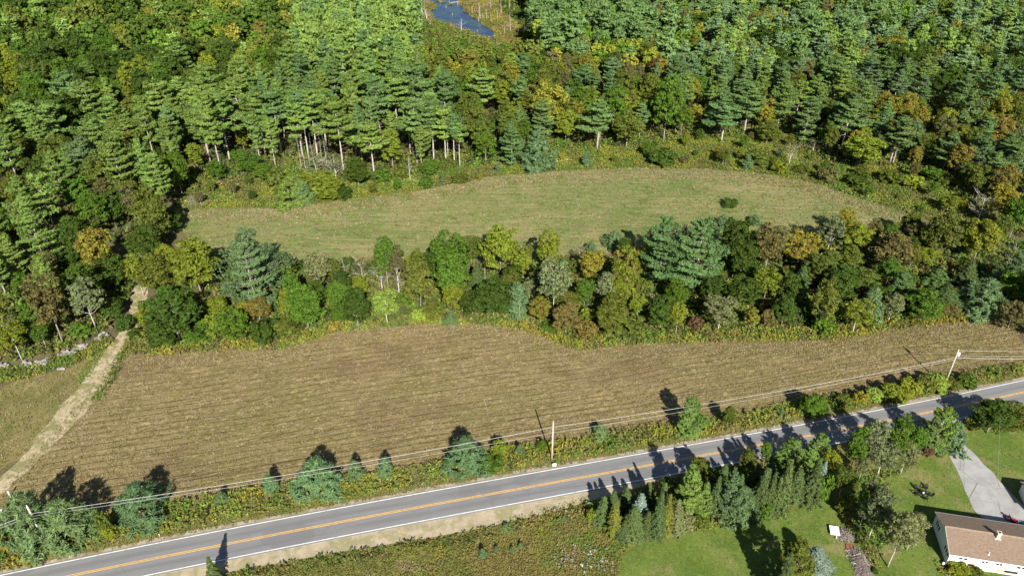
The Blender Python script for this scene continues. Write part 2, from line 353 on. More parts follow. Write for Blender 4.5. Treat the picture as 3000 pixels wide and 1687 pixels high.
def band(o1, o2, wob=0.0, seed=1):
    x1, y1 = road_off(xs, o1); x2, y2 = road_off(xs, o2)
    if wob: y2 = y2+(vnoise(x2, y2, 3, seed)-.5)*wob*2
    return np.concatenate([np.stack([x1, y1], 1), np.stack([x2, y2], 1)[::-1]])
def strip_mesh(name, o1, o2, z, mat, kind='structure', thick=0):
    x1, y1 = road_off(xs, o1); x2, y2 = road_off(xs, o2); k = len(xs)
    V = np.concatenate([np.stack([x1, y1, np.full(k, z)], 1), np.stack([x2, y2, np.full(k, z)], 1)])
    Qd = np.stack([np.arange(k-1), np.arange(1, k), np.arange(1, k)+k, np.arange(k-1)+k], 1)
    if o2 < o1: Qd = Qd[:, ::-1]
    return V, Qd, mat, name
sheet('roadside_verge', band(3.2, 13.5, .8, 4), .015, turf_mat('verge_turf', (.12, .12, .035), (.15, .14, .05), (.22, .17, .085), .5, 2.0), smooth=False)
sheet('roadside_meadow', np.concatenate([band(-3.0, -4.0)[:len(xs)], np.array([(200, 60), (200, 20), (-170, 20)])]), .012,
      turf_mat('rough_meadow', (.12, .12, .03), (.16, .14, .04), (.19, .14, .05), .5, 2.0), smooth=False)
sheet('near_field', NEAR, .035, near_field_mat(), jit=.5, seed=3)
sheet('far_field', FAR, .035, far_field_mat(), jit=.6, seed=4)
sheet('left_field', LEFTF, .03, turf_mat('left_field_turf', (.12, .115, .038), (.18, .15, .06), (.27, .205, .105), .85), jit=.5, seed=5)
sheet('dirt_track', TRACK, .055, soil_mat('pale_track', (.31, .25, .15), (.42, .345, .22), (.17, .165, .06), .95), jit=.5, step=.8, seed=6)
sheet('gravel_shoulder', np.concatenate([np.stack(road_off(np.linspace(-62, 36, 60), -3.3), 1),
      poly('d', [(1560, 1240), (1475, 1262), (1392, 1287), (1325, 1302), (1209, 1328), (1092, 1350), (858, 1387), (577, 1438), (420, 1473), (300, 1496)])]), .045,
      soil_mat('sandy_gravel', (.31, .255, .17), (.40, .33, .23), (.19, .185, .065), .6), smooth=False)
sheet('gravel_edge', band(3.3, 4.6, .35, 8), .045, soil_mat('verge_gravel', (.30, .25, .18), (.36, .30, .22), (.17, .14, .06), .8), smooth=False)
LAWN = poly('d', [(1565, 1560), (1558, 1440), (1572, 1395), (1600, 1368), (1640, 1352), (1700, 1346), (1770, 1328), (1861, 1314), (1914, 1305), (1992, 1280), (2040, 1262), (2090, 1262), (2130, 1240), (2170, 1200), (2230, 1170), (2312, 1152), (2370, 1150), (2400, 1095), (2450, 1085), (2576, 1082), (2680, 1060), (2750, 1560)])
sheet('lawn', LAWN, .03, turf_mat('lawn_turf', (.078, .122, .020), (.115, .155, .03), (.22, .18, .085), .8), jit=.3, seed=9)
DRIVE = poly('I', [(1935, 283), (2085, 256), (2115, 330), (2118, 400), (2130, 460), (2230, 550), (2330, 660), (2440, 780), (2640, 1010), (2760, 1180), (2600, 1130), (2380, 1060), (2215, 975), (2120, 780), (2020, 580), (2000, 480), (1995, 380)])
sheet('driveway', DRIVE, .06, drive_mat(), jit=.3, step=.7, seed=12)
def road_part(name, o1, o2, z, mat, parent=None):
    V, Qd, mat, name = strip_mesh(name, o1, o2, z, mat); return obj(name, mesh_quads(name, V, mat, quads=Qd), parent)
road = Mix(); k = len(xs)
x1, y1 = road_off(xs, 3.72); x2, y2 = road_off(xs, -3.72)
road.add([(a, b, .10) for a, b in zip(x1, y1)]+[(a, b, .10) for a, b in zip(x2, y2)]+[(a, b, .0) for a, b in zip(x1, y1)]+[(a, b, .0) for a, b in zip(x2, y2)],
         [(i, i+k, i+1+k, i+1) for i in range(k-1)]+[(i, i+1, i+1+2*k, i+2*k) for i in range(k-1)]+[(i+k, i+3*k, i+1+3*k, i+1+k) for i in range(k-1)])
rd = obj('road', road.mesh('road', road_mat())); tag(rd, kind='structure')
WL, YL = line_mat('white_line_paint', (.74, .74, .72)), line_mat('yellow_line_paint', (.72, .41, .08))
for nm, a, b_, mt in (('edge_line', 3.28, 3.46, WL), ('edge_line', -3.46, -3.28, WL), ('centre_line', .09, .24, YL), ('centre_line', -.24, -.09, YL)):
    road_part(nm, b_, a, .104, mt, rd)
# pond and marsh
MARSH = poly('P', [(-250, -180), (250, -180), (300, -60), (180, 60), (150, 250), (250, 420), (420, 560), (700, 580), (950, 700), (1100, 830), (1350, 1000), (1700, 1060), (2050, 1000), (2250, 850), (2350, 600), (2200, 420), (1950, 250), (1850, 0), (2100, -180)])
sheet('marsh', MARSH, .02, turf_mat('marsh_sedge', (.17, .13, .03), (.22, .165, .05), (.25, .17, .06), .6), jit=1.2, step=3, seed=14)
POND = poly('P', [(120, -40), (700, -60), (980, -60), (1010, 40), (1080, 130), (1150, 240), (1260, 330), (1370, 390), (1480, 470), (1580, 550), (1680, 620), (1800, 690), (1830, 720), (1760, 740), (1740, 790), (1800, 840), (1830, 900), (1800, 960), (1770, 880), (1690, 790), (1560, 770), (1420, 720), (1300, 670), (1180, 610), (1000, 590), (960, 540), (880, 490), (780, 500), (640, 450), (520, 410), (500, 330), (420, 240), (540, 190), (560, 120), (480, 60)])
tag(sheet('pond_water', POND, .05, water_mat(), jit=.5, step=2, seed=15), kind='structure')

# ------------------------------------------------------------------ plants: builders
def unit(a): return a/(np.linalg.norm(a, axis=-1, keepdims=True)+1e-9)
def diamonds(C, Nm, a, b, T=None, rng=RNG):
    C = np.asarray(C); n = len(C); Nm = unit(Nm)
    if T is None: T = rng.normal(size=(n, 3))
    T = T-(T*Nm).sum(1, keepdims=True)*Nm; T = unit(T); B = np.cross(Nm, T)
    a = np.broadcast_to(np.asarray(a, float), (n,))[:, None]; b = np.broadcast_to(np.asarray(b, float), (n,))[:, None]
    return np.stack([C+a*T, C+b*B, C-a*T, C-b*B], 1).reshape(-1, 3)
def crown_mesh(name, V, puff, mat, rng=RNG):
    n = len(V)//4
    return mesh_quads(name, V, mat, {'rnd': ('FLOAT', rng.random(n)), 'puff': ('FLOAT', puff)})
def trunk_mesh(name, h, r0, mat, limbs=(), bend=.02, rng=RNG, top=.95, r1=.15, sides=7):
    m = Mix(); k = 7; t = np.linspace(0, 1, k); ph = rng.random()*6.28
    P = np.stack([np.sin(t*4+ph)*bend*h*t, np.cos(t*3+ph)*bend*h*t, t*h*top-.15], 1); R = r0*(1-t)+r0*r1*t; R[0] *= 1.35
    m.tube(P, R, sides)
    for (z, az, L, up, r) in limbs:
        i = np.interp(z, P[:, 2], np.arange(k)); j = int(min(k-2, i)); b = P[j]+(P[j+1]-P[j])*(i-j); s = np.linspace(0, 1, 4)
        d = np.array([math.cos(az), math.sin(az), 0]); wv = rng.normal(size=(4, 3))*.06*L*s[:, None]
        m.tube(b+d*L*s[:, None]+np.array([0, 0, 1])*(up*L*s**1.3)[:, None]+wv, r*(1-.75*s), 5)
        if L > 2.5:
            q = b+d*L*.55+np.array([0, 0, up*L*.45]); d2 = unit(d+rng.normal(size=3)*.7); m.tube([q, q+d2*L*.25+[0, 0, .1*L], q+d2*L*.45+[0, 0, .3*L]], [r*.5, r*.35, r*.12], 4)
    return m.mesh(name, mat, True)

def pine_proto(seed, H=24., W=10., base=.45, taper=.95, dens=1.0, stub=True):
    """white pine: spaced whorls of near level limbs carrying flat plates of needle tufts"""
    rng = np.random.default_rng(seed); zs = []; z = base*H
    while z < H*.975: zs.append(z); z += rng.uniform(.95, 1.75)*H/24*(1.1-.45*(z/H-base)/(1-base))
    VV = []; PF = []; limbs = []; sc = H/24
    lean = rng.random()*6.28
    for z in zs:
        t = (z-base*H)/(H-base*H); prof = (min(1, .55+t*2.2) if t < .2 else 1.0)*(1-t)**taper+.09
        kbr = rng.integers(4, 7); az0 = rng.random()*6.28; wl = rng.uniform(.6, 1.18); gap = rng.random()*6.28
        for kk in range(kbr):
            az = az0+kk*6.28/kbr+rng.normal()*.3; L = W/2*prof*wl*rng.uniform(.5, 1.3)*(1+.22*math.cos(az-lean))
            if rng.random() < .2: L *= .4
            up = rng.uniform(.0, .22)+.35*t
            zb = z+rng.uniform(-.6, .6)*sc*(1-.5*t)
            limbs.append((zb, az, L*.85, up, (.035*(1.3-t)+.02)*sc))
            d = np.array([math.cos(az), math.sin(az), 0]); sd_ = np.array([-d[1], d[0], 0])
            nt = int(dens*(10+17*L/sc)); s = rng.uniform(.25 if L > 1.2 else 0, 1.0, nt)**.6
            wdt = .40*L*np.sin(np.clip(s, .05, 1)*math.pi*.72)*rng.uniform(-1, 1, nt)
            C = np.array([0, 0, zb])+d*(s*L)[:, None]+sd_*wdt[:, None]+np.array([0, 0, 1])*(up*L*s**1.5+rng.normal(0, .12, nt)*sc)[:, None]
            pf = rng.random()
            for q in range(3):
                dirn = unit(d*.7+sd_*(np.sign(wdt)*.5)[:, None]+np.array([0, 0, .7])+rng.normal(0, .45, (nt, 3)))
                nm = unit(np.array([0, 0, .75])+d*.55+rng.normal(0, .55, (nt, 3)))
                VV.append(diamonds(C+dirn*.24*sc, nm, rng.uniform(.34, .6, nt)*sc, rng.uniform(.11, .21, nt)*sc, dirn, rng)); PF.append(np.full(nt, pf))
    if stub:
        for i in range(14): limbs.append((rng.uniform(.18, base)*H, rng.random()*6.28, rng.uniform(.6, 2.2), rng.uniform(-.2, .3), .035))
    return crown_mesh('pine_crown', np.concatenate(VV), np.concatenate(PF), M['needle'], rng), trunk_mesh('pine_trunk', H, .011*H, M['bark_pine'], limbs, .006, rng, .97, .1)
def young_pine_proto(seed, H=8., W=6., pw=.75, nc=330, nb=26):
    """bushy pine, needles down to the ground: star shaped branch tips with dark gaps between"""
    rng = np.random.default_rng(seed); t = rng.random(nc)**1.3; az = rng.random(nc)*6.28
    lob = 1+.28*np.sin(az*3+seed)+.2*np.sin(az*5+t*9+seed)+.12*np.sin(t*14+az*2)
    R = W/2*np.clip((1-t)**pw*.98+.04, 0, 1)*np.minimum(1, .70+t*2.2)*lob; rr = R*(1-.4*rng.random(nc)**1.6)
    C = np.stack([np.cos(az)*rr, np.sin(az)*rr, .25+t*H*.93], 1); out = unit(np.stack([np.cos(az), np.sin(az), np.full(nc, .55)], 1))
    cs = rng.uniform(.55, 1.15, nc)*(1-.35*t)
    Cb = np.repeat(C, nb, 0); ob = np.repeat(out, nb, 0); sb = np.repeat(cs, nb); n = len(Cb)
    dirn = unit(ob*1.0+rng.normal(0, .62, (n, 3))+np.array([0, 0, .15])); L = rng.uniform(.25, .62, n)*sb
    back = rng.uniform(-.55, .35, n)*sb
    nm = unit(rng.normal(0, .6, (n, 3))+np.array([0, 0, .4])+ob*.8)
    V = diamonds(Cb+ob*back[:, None]+dirn*(L*.75)[:, None], nm, L, rng.uniform(.055, .10, n)*sb, dirn, rng)
    limbs = [(rng.uniform(.1, .8)*H, rng.random()*6.28, W*.3*rng.uniform(.6, 1), .35, .035) for i in range(16)]
    return crown_mesh('young_pine_crown', V, np.repeat(rng.random(nc), nb), M['needle'], rng), trunk_mesh('young_pine_trunk', H, .02*H*.7, M['bark_grey'], limbs, .005, rng)
def spruce_proto(seed, H=10., W=4.2, droop=.25):
    rng = np.random.default_rng(seed); VV = []; PF = []; z = .25; limbs = []
    while z < H*.99:
        t = z/H; L0 = W/2*(1-t)**.95+.1; kb = 7 if t < .7 else 5; a0 = rng.random()*6.28
        for kk in range(kb):
            az = a0+kk*6.28/kb+rng.normal()*.2; L = L0*rng.uniform(.7, 1.15); nt = int(9+15*L)
            s = rng.uniform(.12, 1, nt); d = np.array([math.cos(az), math.sin(az), 0]); sd_ = np.array([-d[1], d[0], 0]); wd = .34*L*(1.05-s)*rng.uniform(-1, 1, nt)+rng.normal(0, .05, nt)
            C = np.array([0, 0, z])+d*(s*L)[:, None]+sd_*wd[:, None]+np.array([0, 0, 1])*((.18*s-droop*s*s)*L*1.6+rng.normal(0, .06, nt))[:, None]
            pf = rng.random()
            for q in range(2):
                dirn = unit(d+sd_*(np.sign(wd)*.6)[:, None]+rng.normal(0, .35, (nt, 3))+[0, 0, .1]); nm = unit(np.array([0, 0, .7])+d*.7+rng.normal(0, .5, (nt, 3)))
                VV.append(diamonds(C, nm, rng.uniform(.16, .32, nt), rng.uniform(.06, .11, nt), dirn, rng)); PF.append(np.full(nt, pf))
        z += rng.uniform(.28, .42)*(H/10)
    return crown_mesh('spruce_crown', np.concatenate(VV), np.concatenate(PF), M['needle'], rng), trunk_mesh('spruce_trunk', H, .012*H, M['bark_grey'], limbs, .003, rng, .98, .06)
def broad_proto(seed, H=15., W=10., base=.22, shape='round', npuff=64, pr=(.115, .215), nleaf=84, leaf=.32, bark='bark_grey', sparse=0.0, trunk_r=.014):
    """broadleaf: lobes of small leaf faces set around the limbs, gaps left between them"""
    rng = np.random.default_rng(seed); VV = []; PF = []; limbs = []; ch = H*(1-base); zc = H*base+ch*.48
    ga = math.pi*(3-5**.5)
    for i in range(npuff):
        u = 1-1.72*(i+.5)/npuff; az = i*ga+rng.normal()*.2; c = math.sqrt(max(0, 1-u*u)); k = rng.uniform(.55, .95) if i % 4 else rng.uniform(.25, .55)
        if shape == 'tall': prof = c*.95+.05
        elif shape == 'flame': prof = c*(1-.35*max(0, u))
        elif shape == 'dome': prof = min(1.0, c+.15)
        else: prof = c
        P = np.array([math.cos(az)*prof*k*W/2*.86, math.sin(az)*prof*k*W/2*.86, zc+u*k*ch*.52])
        r = W*rng.uniform(*pr)*.62*(1 if shape != 'tall' else 1.1)
        n = int(nleaf*(1-sparse*rng.random())); dv = unit(rng.normal(size=(n, 3))); dv[:, 2] = np.where(dv[:, 2] < -.25, -dv[:, 2]*.6, dv[:, 2]); dv = unit(dv)
        rr = r*(.45+.75*rng.random(n)**.7); C = P+dv*rr[:, None]*np.array([1, 1, .8])
        nm = unit(dv+rng.normal(0, .55, (n, 3))+np.array([0, 0, .25])); ls = leaf*rng.uniform(.65, 1.3, n)*W/10
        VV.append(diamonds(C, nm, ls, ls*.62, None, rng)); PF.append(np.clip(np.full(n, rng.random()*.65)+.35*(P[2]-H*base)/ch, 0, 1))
        if i % 2 == 0 and P[2] > H*base:
            z0 = max(H*base*.75, P[2]-np.hypot(P[0], P[1])*rng.uniform(.7, 1.2)); L = np.hypot(P[0], P[1]); limbs.append((min(z0, H*.85), math.atan2(P[1], P[0]), L, min(1.6, (P[2]-z0)/(L+.1)), .05*H/15))
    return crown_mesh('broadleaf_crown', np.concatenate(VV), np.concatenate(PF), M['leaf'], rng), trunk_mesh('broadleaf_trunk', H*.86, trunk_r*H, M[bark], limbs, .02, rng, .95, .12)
def dead_proto(seed, H=10., nb=16, spread=.3, mat='dead_wood', broken=False):
    rng = np.random.default_rng(seed); limbs = []
    for i in range(nb):
        z = rng.uniform(.25, .95)*H; limbs.append((z, rng.random()*6.28, H*spread*rng.uniform(.4, 1)*(1.15-z/H), rng.uniform(-.1, .9), .028*H/10))
    return None, trunk_mesh('dead_trunk', H, .016*H, M[mat], limbs, .015, rng, .97, .35 if broken else .12)
def bare_proto(seed, H=10., W=6.):
    rng = np.random.default_rng(seed); limbs = []
    for i in range(34):
        z = rng.uniform(.2, .85)*H; limbs.append((z, rng.random()*6.28, W/2*rng.uniform(.5, 1.1), rng.uniform(.5, 1.3), .035))
    c = broad_proto(seed+3, H, W*.9, .3, 'round', 22, (.12, .2), 26, .3)[0]
    return c, trunk_mesh('bare_trunk', H*.9, .015*H, M['dead_wood'], limbs, .02, rng)
PROTO = {}
def reg(kind, H, W, lst): PROTO[kind] = (H, W, lst)
reg('pine', 24., 10.5, [pine_proto(100+i, 24, 11, b, tpr) for i, (b, tpr) in enumerate(((.44, .62), (.34, .72), (.5, .5), (.3, .85), (.4, .6), (.46, .7), (.36, .55), (.26, .6), (.4, .42), (.32, .95)))])
reg('tpine', 26., 9., [pine_proto(110+i, 26, 9.5, b, tpr) for i, (b, tpr) in enumerate(((.56, .5), (.62, .6), (.5, .55), (.58, .45)))])
reg('bigpine', 20., 17., [pine_proto(120+i, 20, 17, .1, .8, .75, False) for i in range(3)])
reg('ypine', 8., 6., [young_pine_proto(140+i, 8, 6, p) for i, p in enumerate((.7, .6, .85, .75))])
reg('mpine', 12., 7., [pine_proto(150+i, 12, 7.4, .06, tp_, 1.0, False) for i, tp_ in enumerate((.75, .85, .65))])
reg('spruce', 10., 4.2, [spruce_proto(160+i) for i in range(4)])
reg('oak', 16., 11., [broad_proto(180+i, 16, 11, .2, s, 74) for i, s in enumerate(('round', 'dome', 'dome', 'round', 'dome', 'flame', 'dome'))])
reg('maple', 15., 9., [broad_proto(200+i, 15, 9, .2, s, 62) for i, s in enumerate(('flame', 'round', 'tall', 'flame', 'round', 'dome', 'tall'))])
reg('birch', 13., 6.5, [broad_proto(220+i, 13, 6.5, .3, s, 58, (.11, .20), 66, .34, 'bark_birch', .35, .009) for i, s in enumerate(('tall', 'round', 'flame', 'tall'))])
reg('shrub', 4., 5., [broad_proto(240+i, 4, 5, .02, 'dome', 40, (.12, .22), 52, .6, sparse=.3) for i in range(4)])
reg('dead', 10., 4., [dead_proto(260, 10, 16), dead_proto(261, 10, 9, .2, broken=True), dead_proto(262, 10, 26, .4), dead_proto(263, 10, 5, .14, broken=True)])
reg('bare', 10., 6., [bare_proto(270), bare_proto(271)])
NAMES = {'pine': ('pine_tree', 'pine tree'), 'bigpine': ('pine_tree', 'pine tree'), 'tpine': ('pine_tree', 'pine tree'), 'ypine': ('young_pine', 'young pine'), 'mpine': ('young_pine', 'young pine'), 'spruce': ('spruce_tree', 'spruce tree'), 'oak': ('oak_tree', 'oak tree'),
         'maple': ('maple_tree', 'maple tree'), 'birch': ('birch_tree', 'birch tree'), 'shrub': ('shrub', 'shrub'), 'dead': ('dead_tree', 'dead tree'), 'bare': ('bare_tree', 'bare tree')}
# leaf colours (linear) with the words for them
TINT = {'dg': ((.068, .112, .018), 'dark green'), 'mg': ((.10, .175, .022), 'fresh green'), 'ol': ((.13, .16, .028), 'olive'), 'yg': ((.205, .245, .028), 'yellow green'), 'gd': ((.245, .235, .033), 'golden'),
        'or': ((.23, .19, .042), 'orange tinged'), 'br': ((.15, .142, .05), 'brown'), 'li': ((.25, .35, .06), 'pale lime'), 'pn': ((.14, .228, .072), 'blue green'), 'pl': ((.19, .282, .062), 'light green'), 'py': ((.155, .24, .098), 'bluish'),
        'sp': ((.115, .165, .055), 'dark'), 'ysp': ((.20, .215, .042), 'yellowish'), 'gg': ((.19, .215, .09), 'grey green'), 'bs': ((.23, .31, .25), 'silver blue'), 'ru': ((.17, .10, .05), 'rust red'), 'dw': ((.4, .4, .4), 'bare white')}

# ------------------------------------------------------------------ plants: placing and labels
LAND = []                                            # (x, y, phrase) landmarks for the labels
def landmark(p, phrase): LAND.append((p[0], p[1], phrase))
USED = {}
PLANTS = []
def rel_phrase(x, y, k=0, skip=None):
    c = sorted((math.hypot(x-a, (y-b)*.8), a, b, s) for a, b, s in LAND if s != skip)
    if not c: return ''
    d, a, b, s = c[min(k, len(c)-1)]; dx, dy = x-a, y-b
    r = ('right of' if dx > 0 else 'left of') if abs(dx) > abs(dy) else ('behind' if dy > 0 else 'in front of')
    return ('just ' if d < 14 else ('well ' if d > 60 else ''))+r+' '+s
def plant(kind, p, h, wd, tint, label=None, place='', group=None, warm=0.0, variant=None, mark=None):
    if kind == 'ypine' and h/wd > 1.3: kind = 'mpine'
    H0, W0, lst = PROTO[kind]; nm, cat = NAMES[kind]
    i = random.randrange(len(lst)) if variant is None else variant % len(lst)
    crown, trunk = lst[i]; r = empty(nm, (p[0], p[1], -.02), random.random()*6.28)
    if kind == 'spruce': wd *= 1.3
    if kind == 'ypine': wd *= .9
    s = wd/W0; r.scale = (s*random.uniform(.95, 1.05), s*random.uniform(.95, 1.05), h/H0)
    c0, word = TINT[tint]
    if trunk: obj('trunk', trunk, r)
    if crown:
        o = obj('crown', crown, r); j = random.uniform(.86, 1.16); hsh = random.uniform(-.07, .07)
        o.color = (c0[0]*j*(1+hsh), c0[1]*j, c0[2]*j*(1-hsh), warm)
    if label: 
        tag(r, label, cat, group); USED[label] = 1
        if mark: landmark(p, mark)
    PLANTS.append((r, cat, word, h, p[0], p[1], place, group, label)); return r
BASEK = {'ypine': .65, 'shrub': .8, 'spruce': .45, 'bigpine': .55, 'oak': .45, 'maple': .35, 'birch': .1}   # share of the crown radius by which a skirt hides its own foot
def hero(t, x, b, top, wpx, kind, tint, label=None, h=None, place='', group=None, warm=0.0, mark=None, variant=None):
    """base point, top row and crown width as measured on the photograph; turned into a real position, height and width"""
    s = TILE[t][2]
    if b is None:                                    # crown top and height known, foot hidden
        q = at(*tp(t, x, top), h); p = np.array([q[0], q[1], 0])
    else:
        pu, pv = tp(t, x, b); f_ = BASEK.get(kind, 0); pv -= f_*.5*wpx/s*math.sin(TH+math.atan((pv-843.5)/FP)); p = at(pu, pv)
        if h is None: h = height_of(p, tp(t, x, top)[1])
    z = depth(np.array([p[0], p[1], h*.6])); wd = wpx/s*z/FP
    h = max(h, wd*.45)
    return plant(kind, p, h, wd, tint, label, place, group, warm, variant, mark)

# ------------------------------------------------------------------ landmarks used in the labels
for t, x, y, s in (('d', 1160, 60, 'the blue pond'), ('d', 330, 860, 'the dirt track mouth'), ('d', 1388, 1140, 'the middle utility pole'), ('d', 2375, 970, 'the pole with the transformer'), ('d', 2300, 1230, 'the black patio set'),
                   ('d', 2440, 1380, 'the house'), ('d', 2100, 1340, 'the white cart'), ('d', 110, 900, 'the stone wall'), ('d', 470, 560, "the green field's left tip"), ('d', 2300, 545, "the green field's right tip"), ('d', 2440, 1190, 'the driveway'),
                   ('d', 595, 455, 'the bare earth slope'), ('d', 1500, 430, "the green field's far edge"), ('d', 1000, 490, "the green field's left bend"), ('d', 1180, 815, "the brown field's bulge"), ('d', 1470, 880, "the brown field's notch")):
    landmark(G(t, x, y), s)

# ------------------------------------------------------------------ tree belt between the two fields
B_ = 'in the belt'
hero('D', 1945, 985, 325, 540, 'bigpine', 'py', 'wide blue-green pine standing alone at the left of the tree belt', mark='the wide blue-green pine', variant=0)
hero('D', 1520, 830, 375, 400, 'oak', 'yg', 'tall yellow-green round tree between the dirt track and the wide pine', mark='the tall yellow-green tree', variant=0)
hero('D', 1310, 690, 378, 230, 'maple', 'yg', place=B_); hero('D', 1200, 800, 480, 330, 'oak', 'ol', place=B_); hero('D', 1085, 790, 455, 170, 'birch', 'yg', place=B_)
hero('D', 1370, 1210, 800, 430, 'oak', 'dg', 'broad dark green oak at the front left of the tree belt', mark='the broad dark oak', variant=1); hero('D', 1230, 1215, 1010, 230, 'shrub', 'dg', place=B_); hero('D', 1510, 1175, 990, 240, 'shrub', 'mg', place=B_)
hero('D', 1780, 1160, 900, 280, 'oak', 'mg', place=B_); hero('D', 2000, 1200, 985, 200, 'shrub', 'dg', place=B_); hero('D', 1970, 1020, 790, 210, 'maple', 'or', place=B_, warm=.6); hero('D', 1850, 1000, 830, 180, 'maple', 'gd', place=B_)
hero('D', 2260, 1000, 590, 220, 'maple', 'mg', place=B_); hero('D', 2330, 1085, 710, 340, 'oak', 'mg', place=B_); hero('D', 2180, 1135, 950, 250, 'shrub', 'ol', place=B_); hero('D', 2210, 1020, 720, 180, 'maple', 'yg', place=B_)
hero('D', 2430, 770, 430, 230, 'birch', 'gg', 'thin grey-green birch on the near edge of the green field', mark='the thin grey birch'); hero('D', 2400, 745, 560, 160, 'maple', 'br', place=B_); hero('D', 2545, 735, 500, 130, 'birch', 'ol', place=B_)
hero('D', 1120, 1030, 870, 160, 'shrub', 'yg', place=B_); hero('D', 1620, 1130, 940, 150, 'shrub', 'yg', place=B_); hero('D', 1660, 980, 800, 200, 'maple', 'yg', place=B_); hero('D', 2150, 700, 560, 200, 'shrub', 'yg', place=B_); hero('D', 1290, 850, 720, 180, 'shrub', 'mg', place=B_)
hero('E', 355, 745, 310, 200, 'maple', 'mg', 'tall bright green tree with a leaning trunk on the green field edge', mark='the tall bright green tree', variant=1); hero('E', 440, 770, 400, 130, 'birch', 'br', place=B_)
hero('E', 590, 780, 420, 200, 'maple', 'ol', place=B_); hero('E', 600, 910, 570, 280, 'oak', 'ol', place=B_, warm=.3); hero('E', 830, 700, 330, 330, 'oak', 'mg', place=B_); hero('E', 850, 860, 470, 300, 'maple', 'mg', 'fresh green flame shaped maple at the middle of the belt', variant=3, mark='the flame shaped maple')
hero('E', 860, 920, 690, 200, 'maple', 'yg', place=B_); hero('E', 1200, 660, 275, 310, 'oak', 'yg', place=B_); hero('E', 1370, 690, 450, 150, 'maple', 'yg', place=B_); hero('E', 1400, 610, 370, 110, 'birch', 'ol', place=B_); hero('E', 1560, 650, 285, 215, 'maple', 'yg', place=B_)
hero('E', 1025, 750, 540, 135, 'spruce', 'sp', 'dark pointed spruce near the middle of the tree belt', mark='the dark belt spruce'); hero('E', 1285, 750, 550, 190, 'oak', 'dg', place=B_); hero('E', 1150, 1000, 690, 380, 'oak', 'dg', 'big dark oak behind the bulge of the brown field', variant=2, mark='the bulge oak')
hero('E', 990, 970, 760, 210, 'oak', 'dg', place=B_); hero('E', 1345, 1015, 695, 200, 'ypine', 'py', 'bluish young pine at the front of the belt beside the bulge', mark='the bluish front pine'); hero('E', 825, 1015, 910, 115, 'ypine', 'py', place=B_)
hero('E', 1600, 970, 500, 290, 'birch', 'gg', 'grey-green birch with a tall white trunk in the belt', mark='the white trunk birch', variant=0); hero('E', 1720, 740, 500, 120, 'birch', 'ol', place=B_); hero('E', 1880, 730, 420, 210, 'maple', 'gd', place=B_, warm=.3)
hero('E', 2130, 850, 395, 240, 'maple', 'yg', 'yellow-green maple with an orange top left of the big paired pines', warm=.75, mark='the orange topped maple', variant=2); hero('E', 1980, 890, 610, 190, 'birch', 'gg', place=B_); hero('E', 2080, 910, 640, 220, 'maple', 'yg', place=B_)
hero('E', 1500, 1020, 800, 190, 'maple', 'gd', place=B_, warm=.7); hero('E', 1690, 1110, 830, 260, 'maple', 'br', place=B_, warm=.6); hero('E', 1850, 1150, 980, 190, 'shrub', 'or', place=B_, warm=.7); hero('E', 2030, 1120, 860, 260, 'oak', 'ol', place=B_); hero('E', 2200, 1120, 960, 210, 'shrub', 'ol', place=B_); hero('E', 1560, 1080, 1000, 150, 'shrub', 'mg', place=B_)
hero('E', 2230, 960, 770, 150, 'maple', 'yg', place=B_); hero('E', 2400, 1080, 800, 240, 'oak', 'dg', place=B_); hero('E', 2520, 1090, 830, 150, 'birch', 'yg', place=B_); hero('E', 130, 1065, 740, 250, 'oak', 'dg', place=B_, variant=0)
hero('E', 350, 1010, 740, 230, 'birch', 'li', 'pale lime tree at the front of the belt, half its twigs bare', mark='the pale lime tree', variant=1); hero('E', 590, 1000, 900, 130, 'shrub', 'li', place=B_); hero('E', 150, 800, 620, 150, 'maple', 'yg', place=B_); hero('E', 20, 800, 590, 150, 'maple', 'dg', place=B_)
hero('E', 1420, 850, 640, 110, 'birch', 'gg', place=B_); hero('E', 1700, 950, 740, 240, 'maple', 'ol', place=B_, warm=.3); hero('E', 1830, 900, 640, 160, 'maple', 'mg', place=B_); hero('E', 700, 990, 860, 200, 'shrub', 'ol', place=B_); hero('E', 480, 900, 760, 150, 'shrub', 'mg', place=B_)
hero('E', 2395, 740, 195, 440, 'bigpine', 'pn', 'left one of two huge pines side by side in the belt', mark='the paired pines', variant=1); hero('F', 85, 830, 205, 540, 'bigpine', 'pn', 'right one of two huge pines side by side in the belt', variant=2)
hero('E', 2060, 450, 290, 180, 'ypine', 'py', place=B_); hero('E', 1880, 480, 375, 110, 'ypine', 'py', place=B_); hero('E', 1790, 560, 400, 110, 'bare', 'br', place=B_)
hero('E', 440, 820, 560, 150, 'dead', 'dw', 'white dead tree with bare forks behind the pale lime tree', variant=2); hero('E', 310, 740, 520, 200, 'bare', 'ol', place=B_); hero('E', 165, 690, 500, 150, 'bare', 'br', place=B_); hero('E', 40, 680, 530, 160, 'bare', 'ol', place=B_)
hero('E', 2330, 860, 760, 120, 'dead', 'dw', place=B_, variant=0); hero('E', 1085, 740, 560, 60, 'dead', 'dw', place=B_, variant=1)
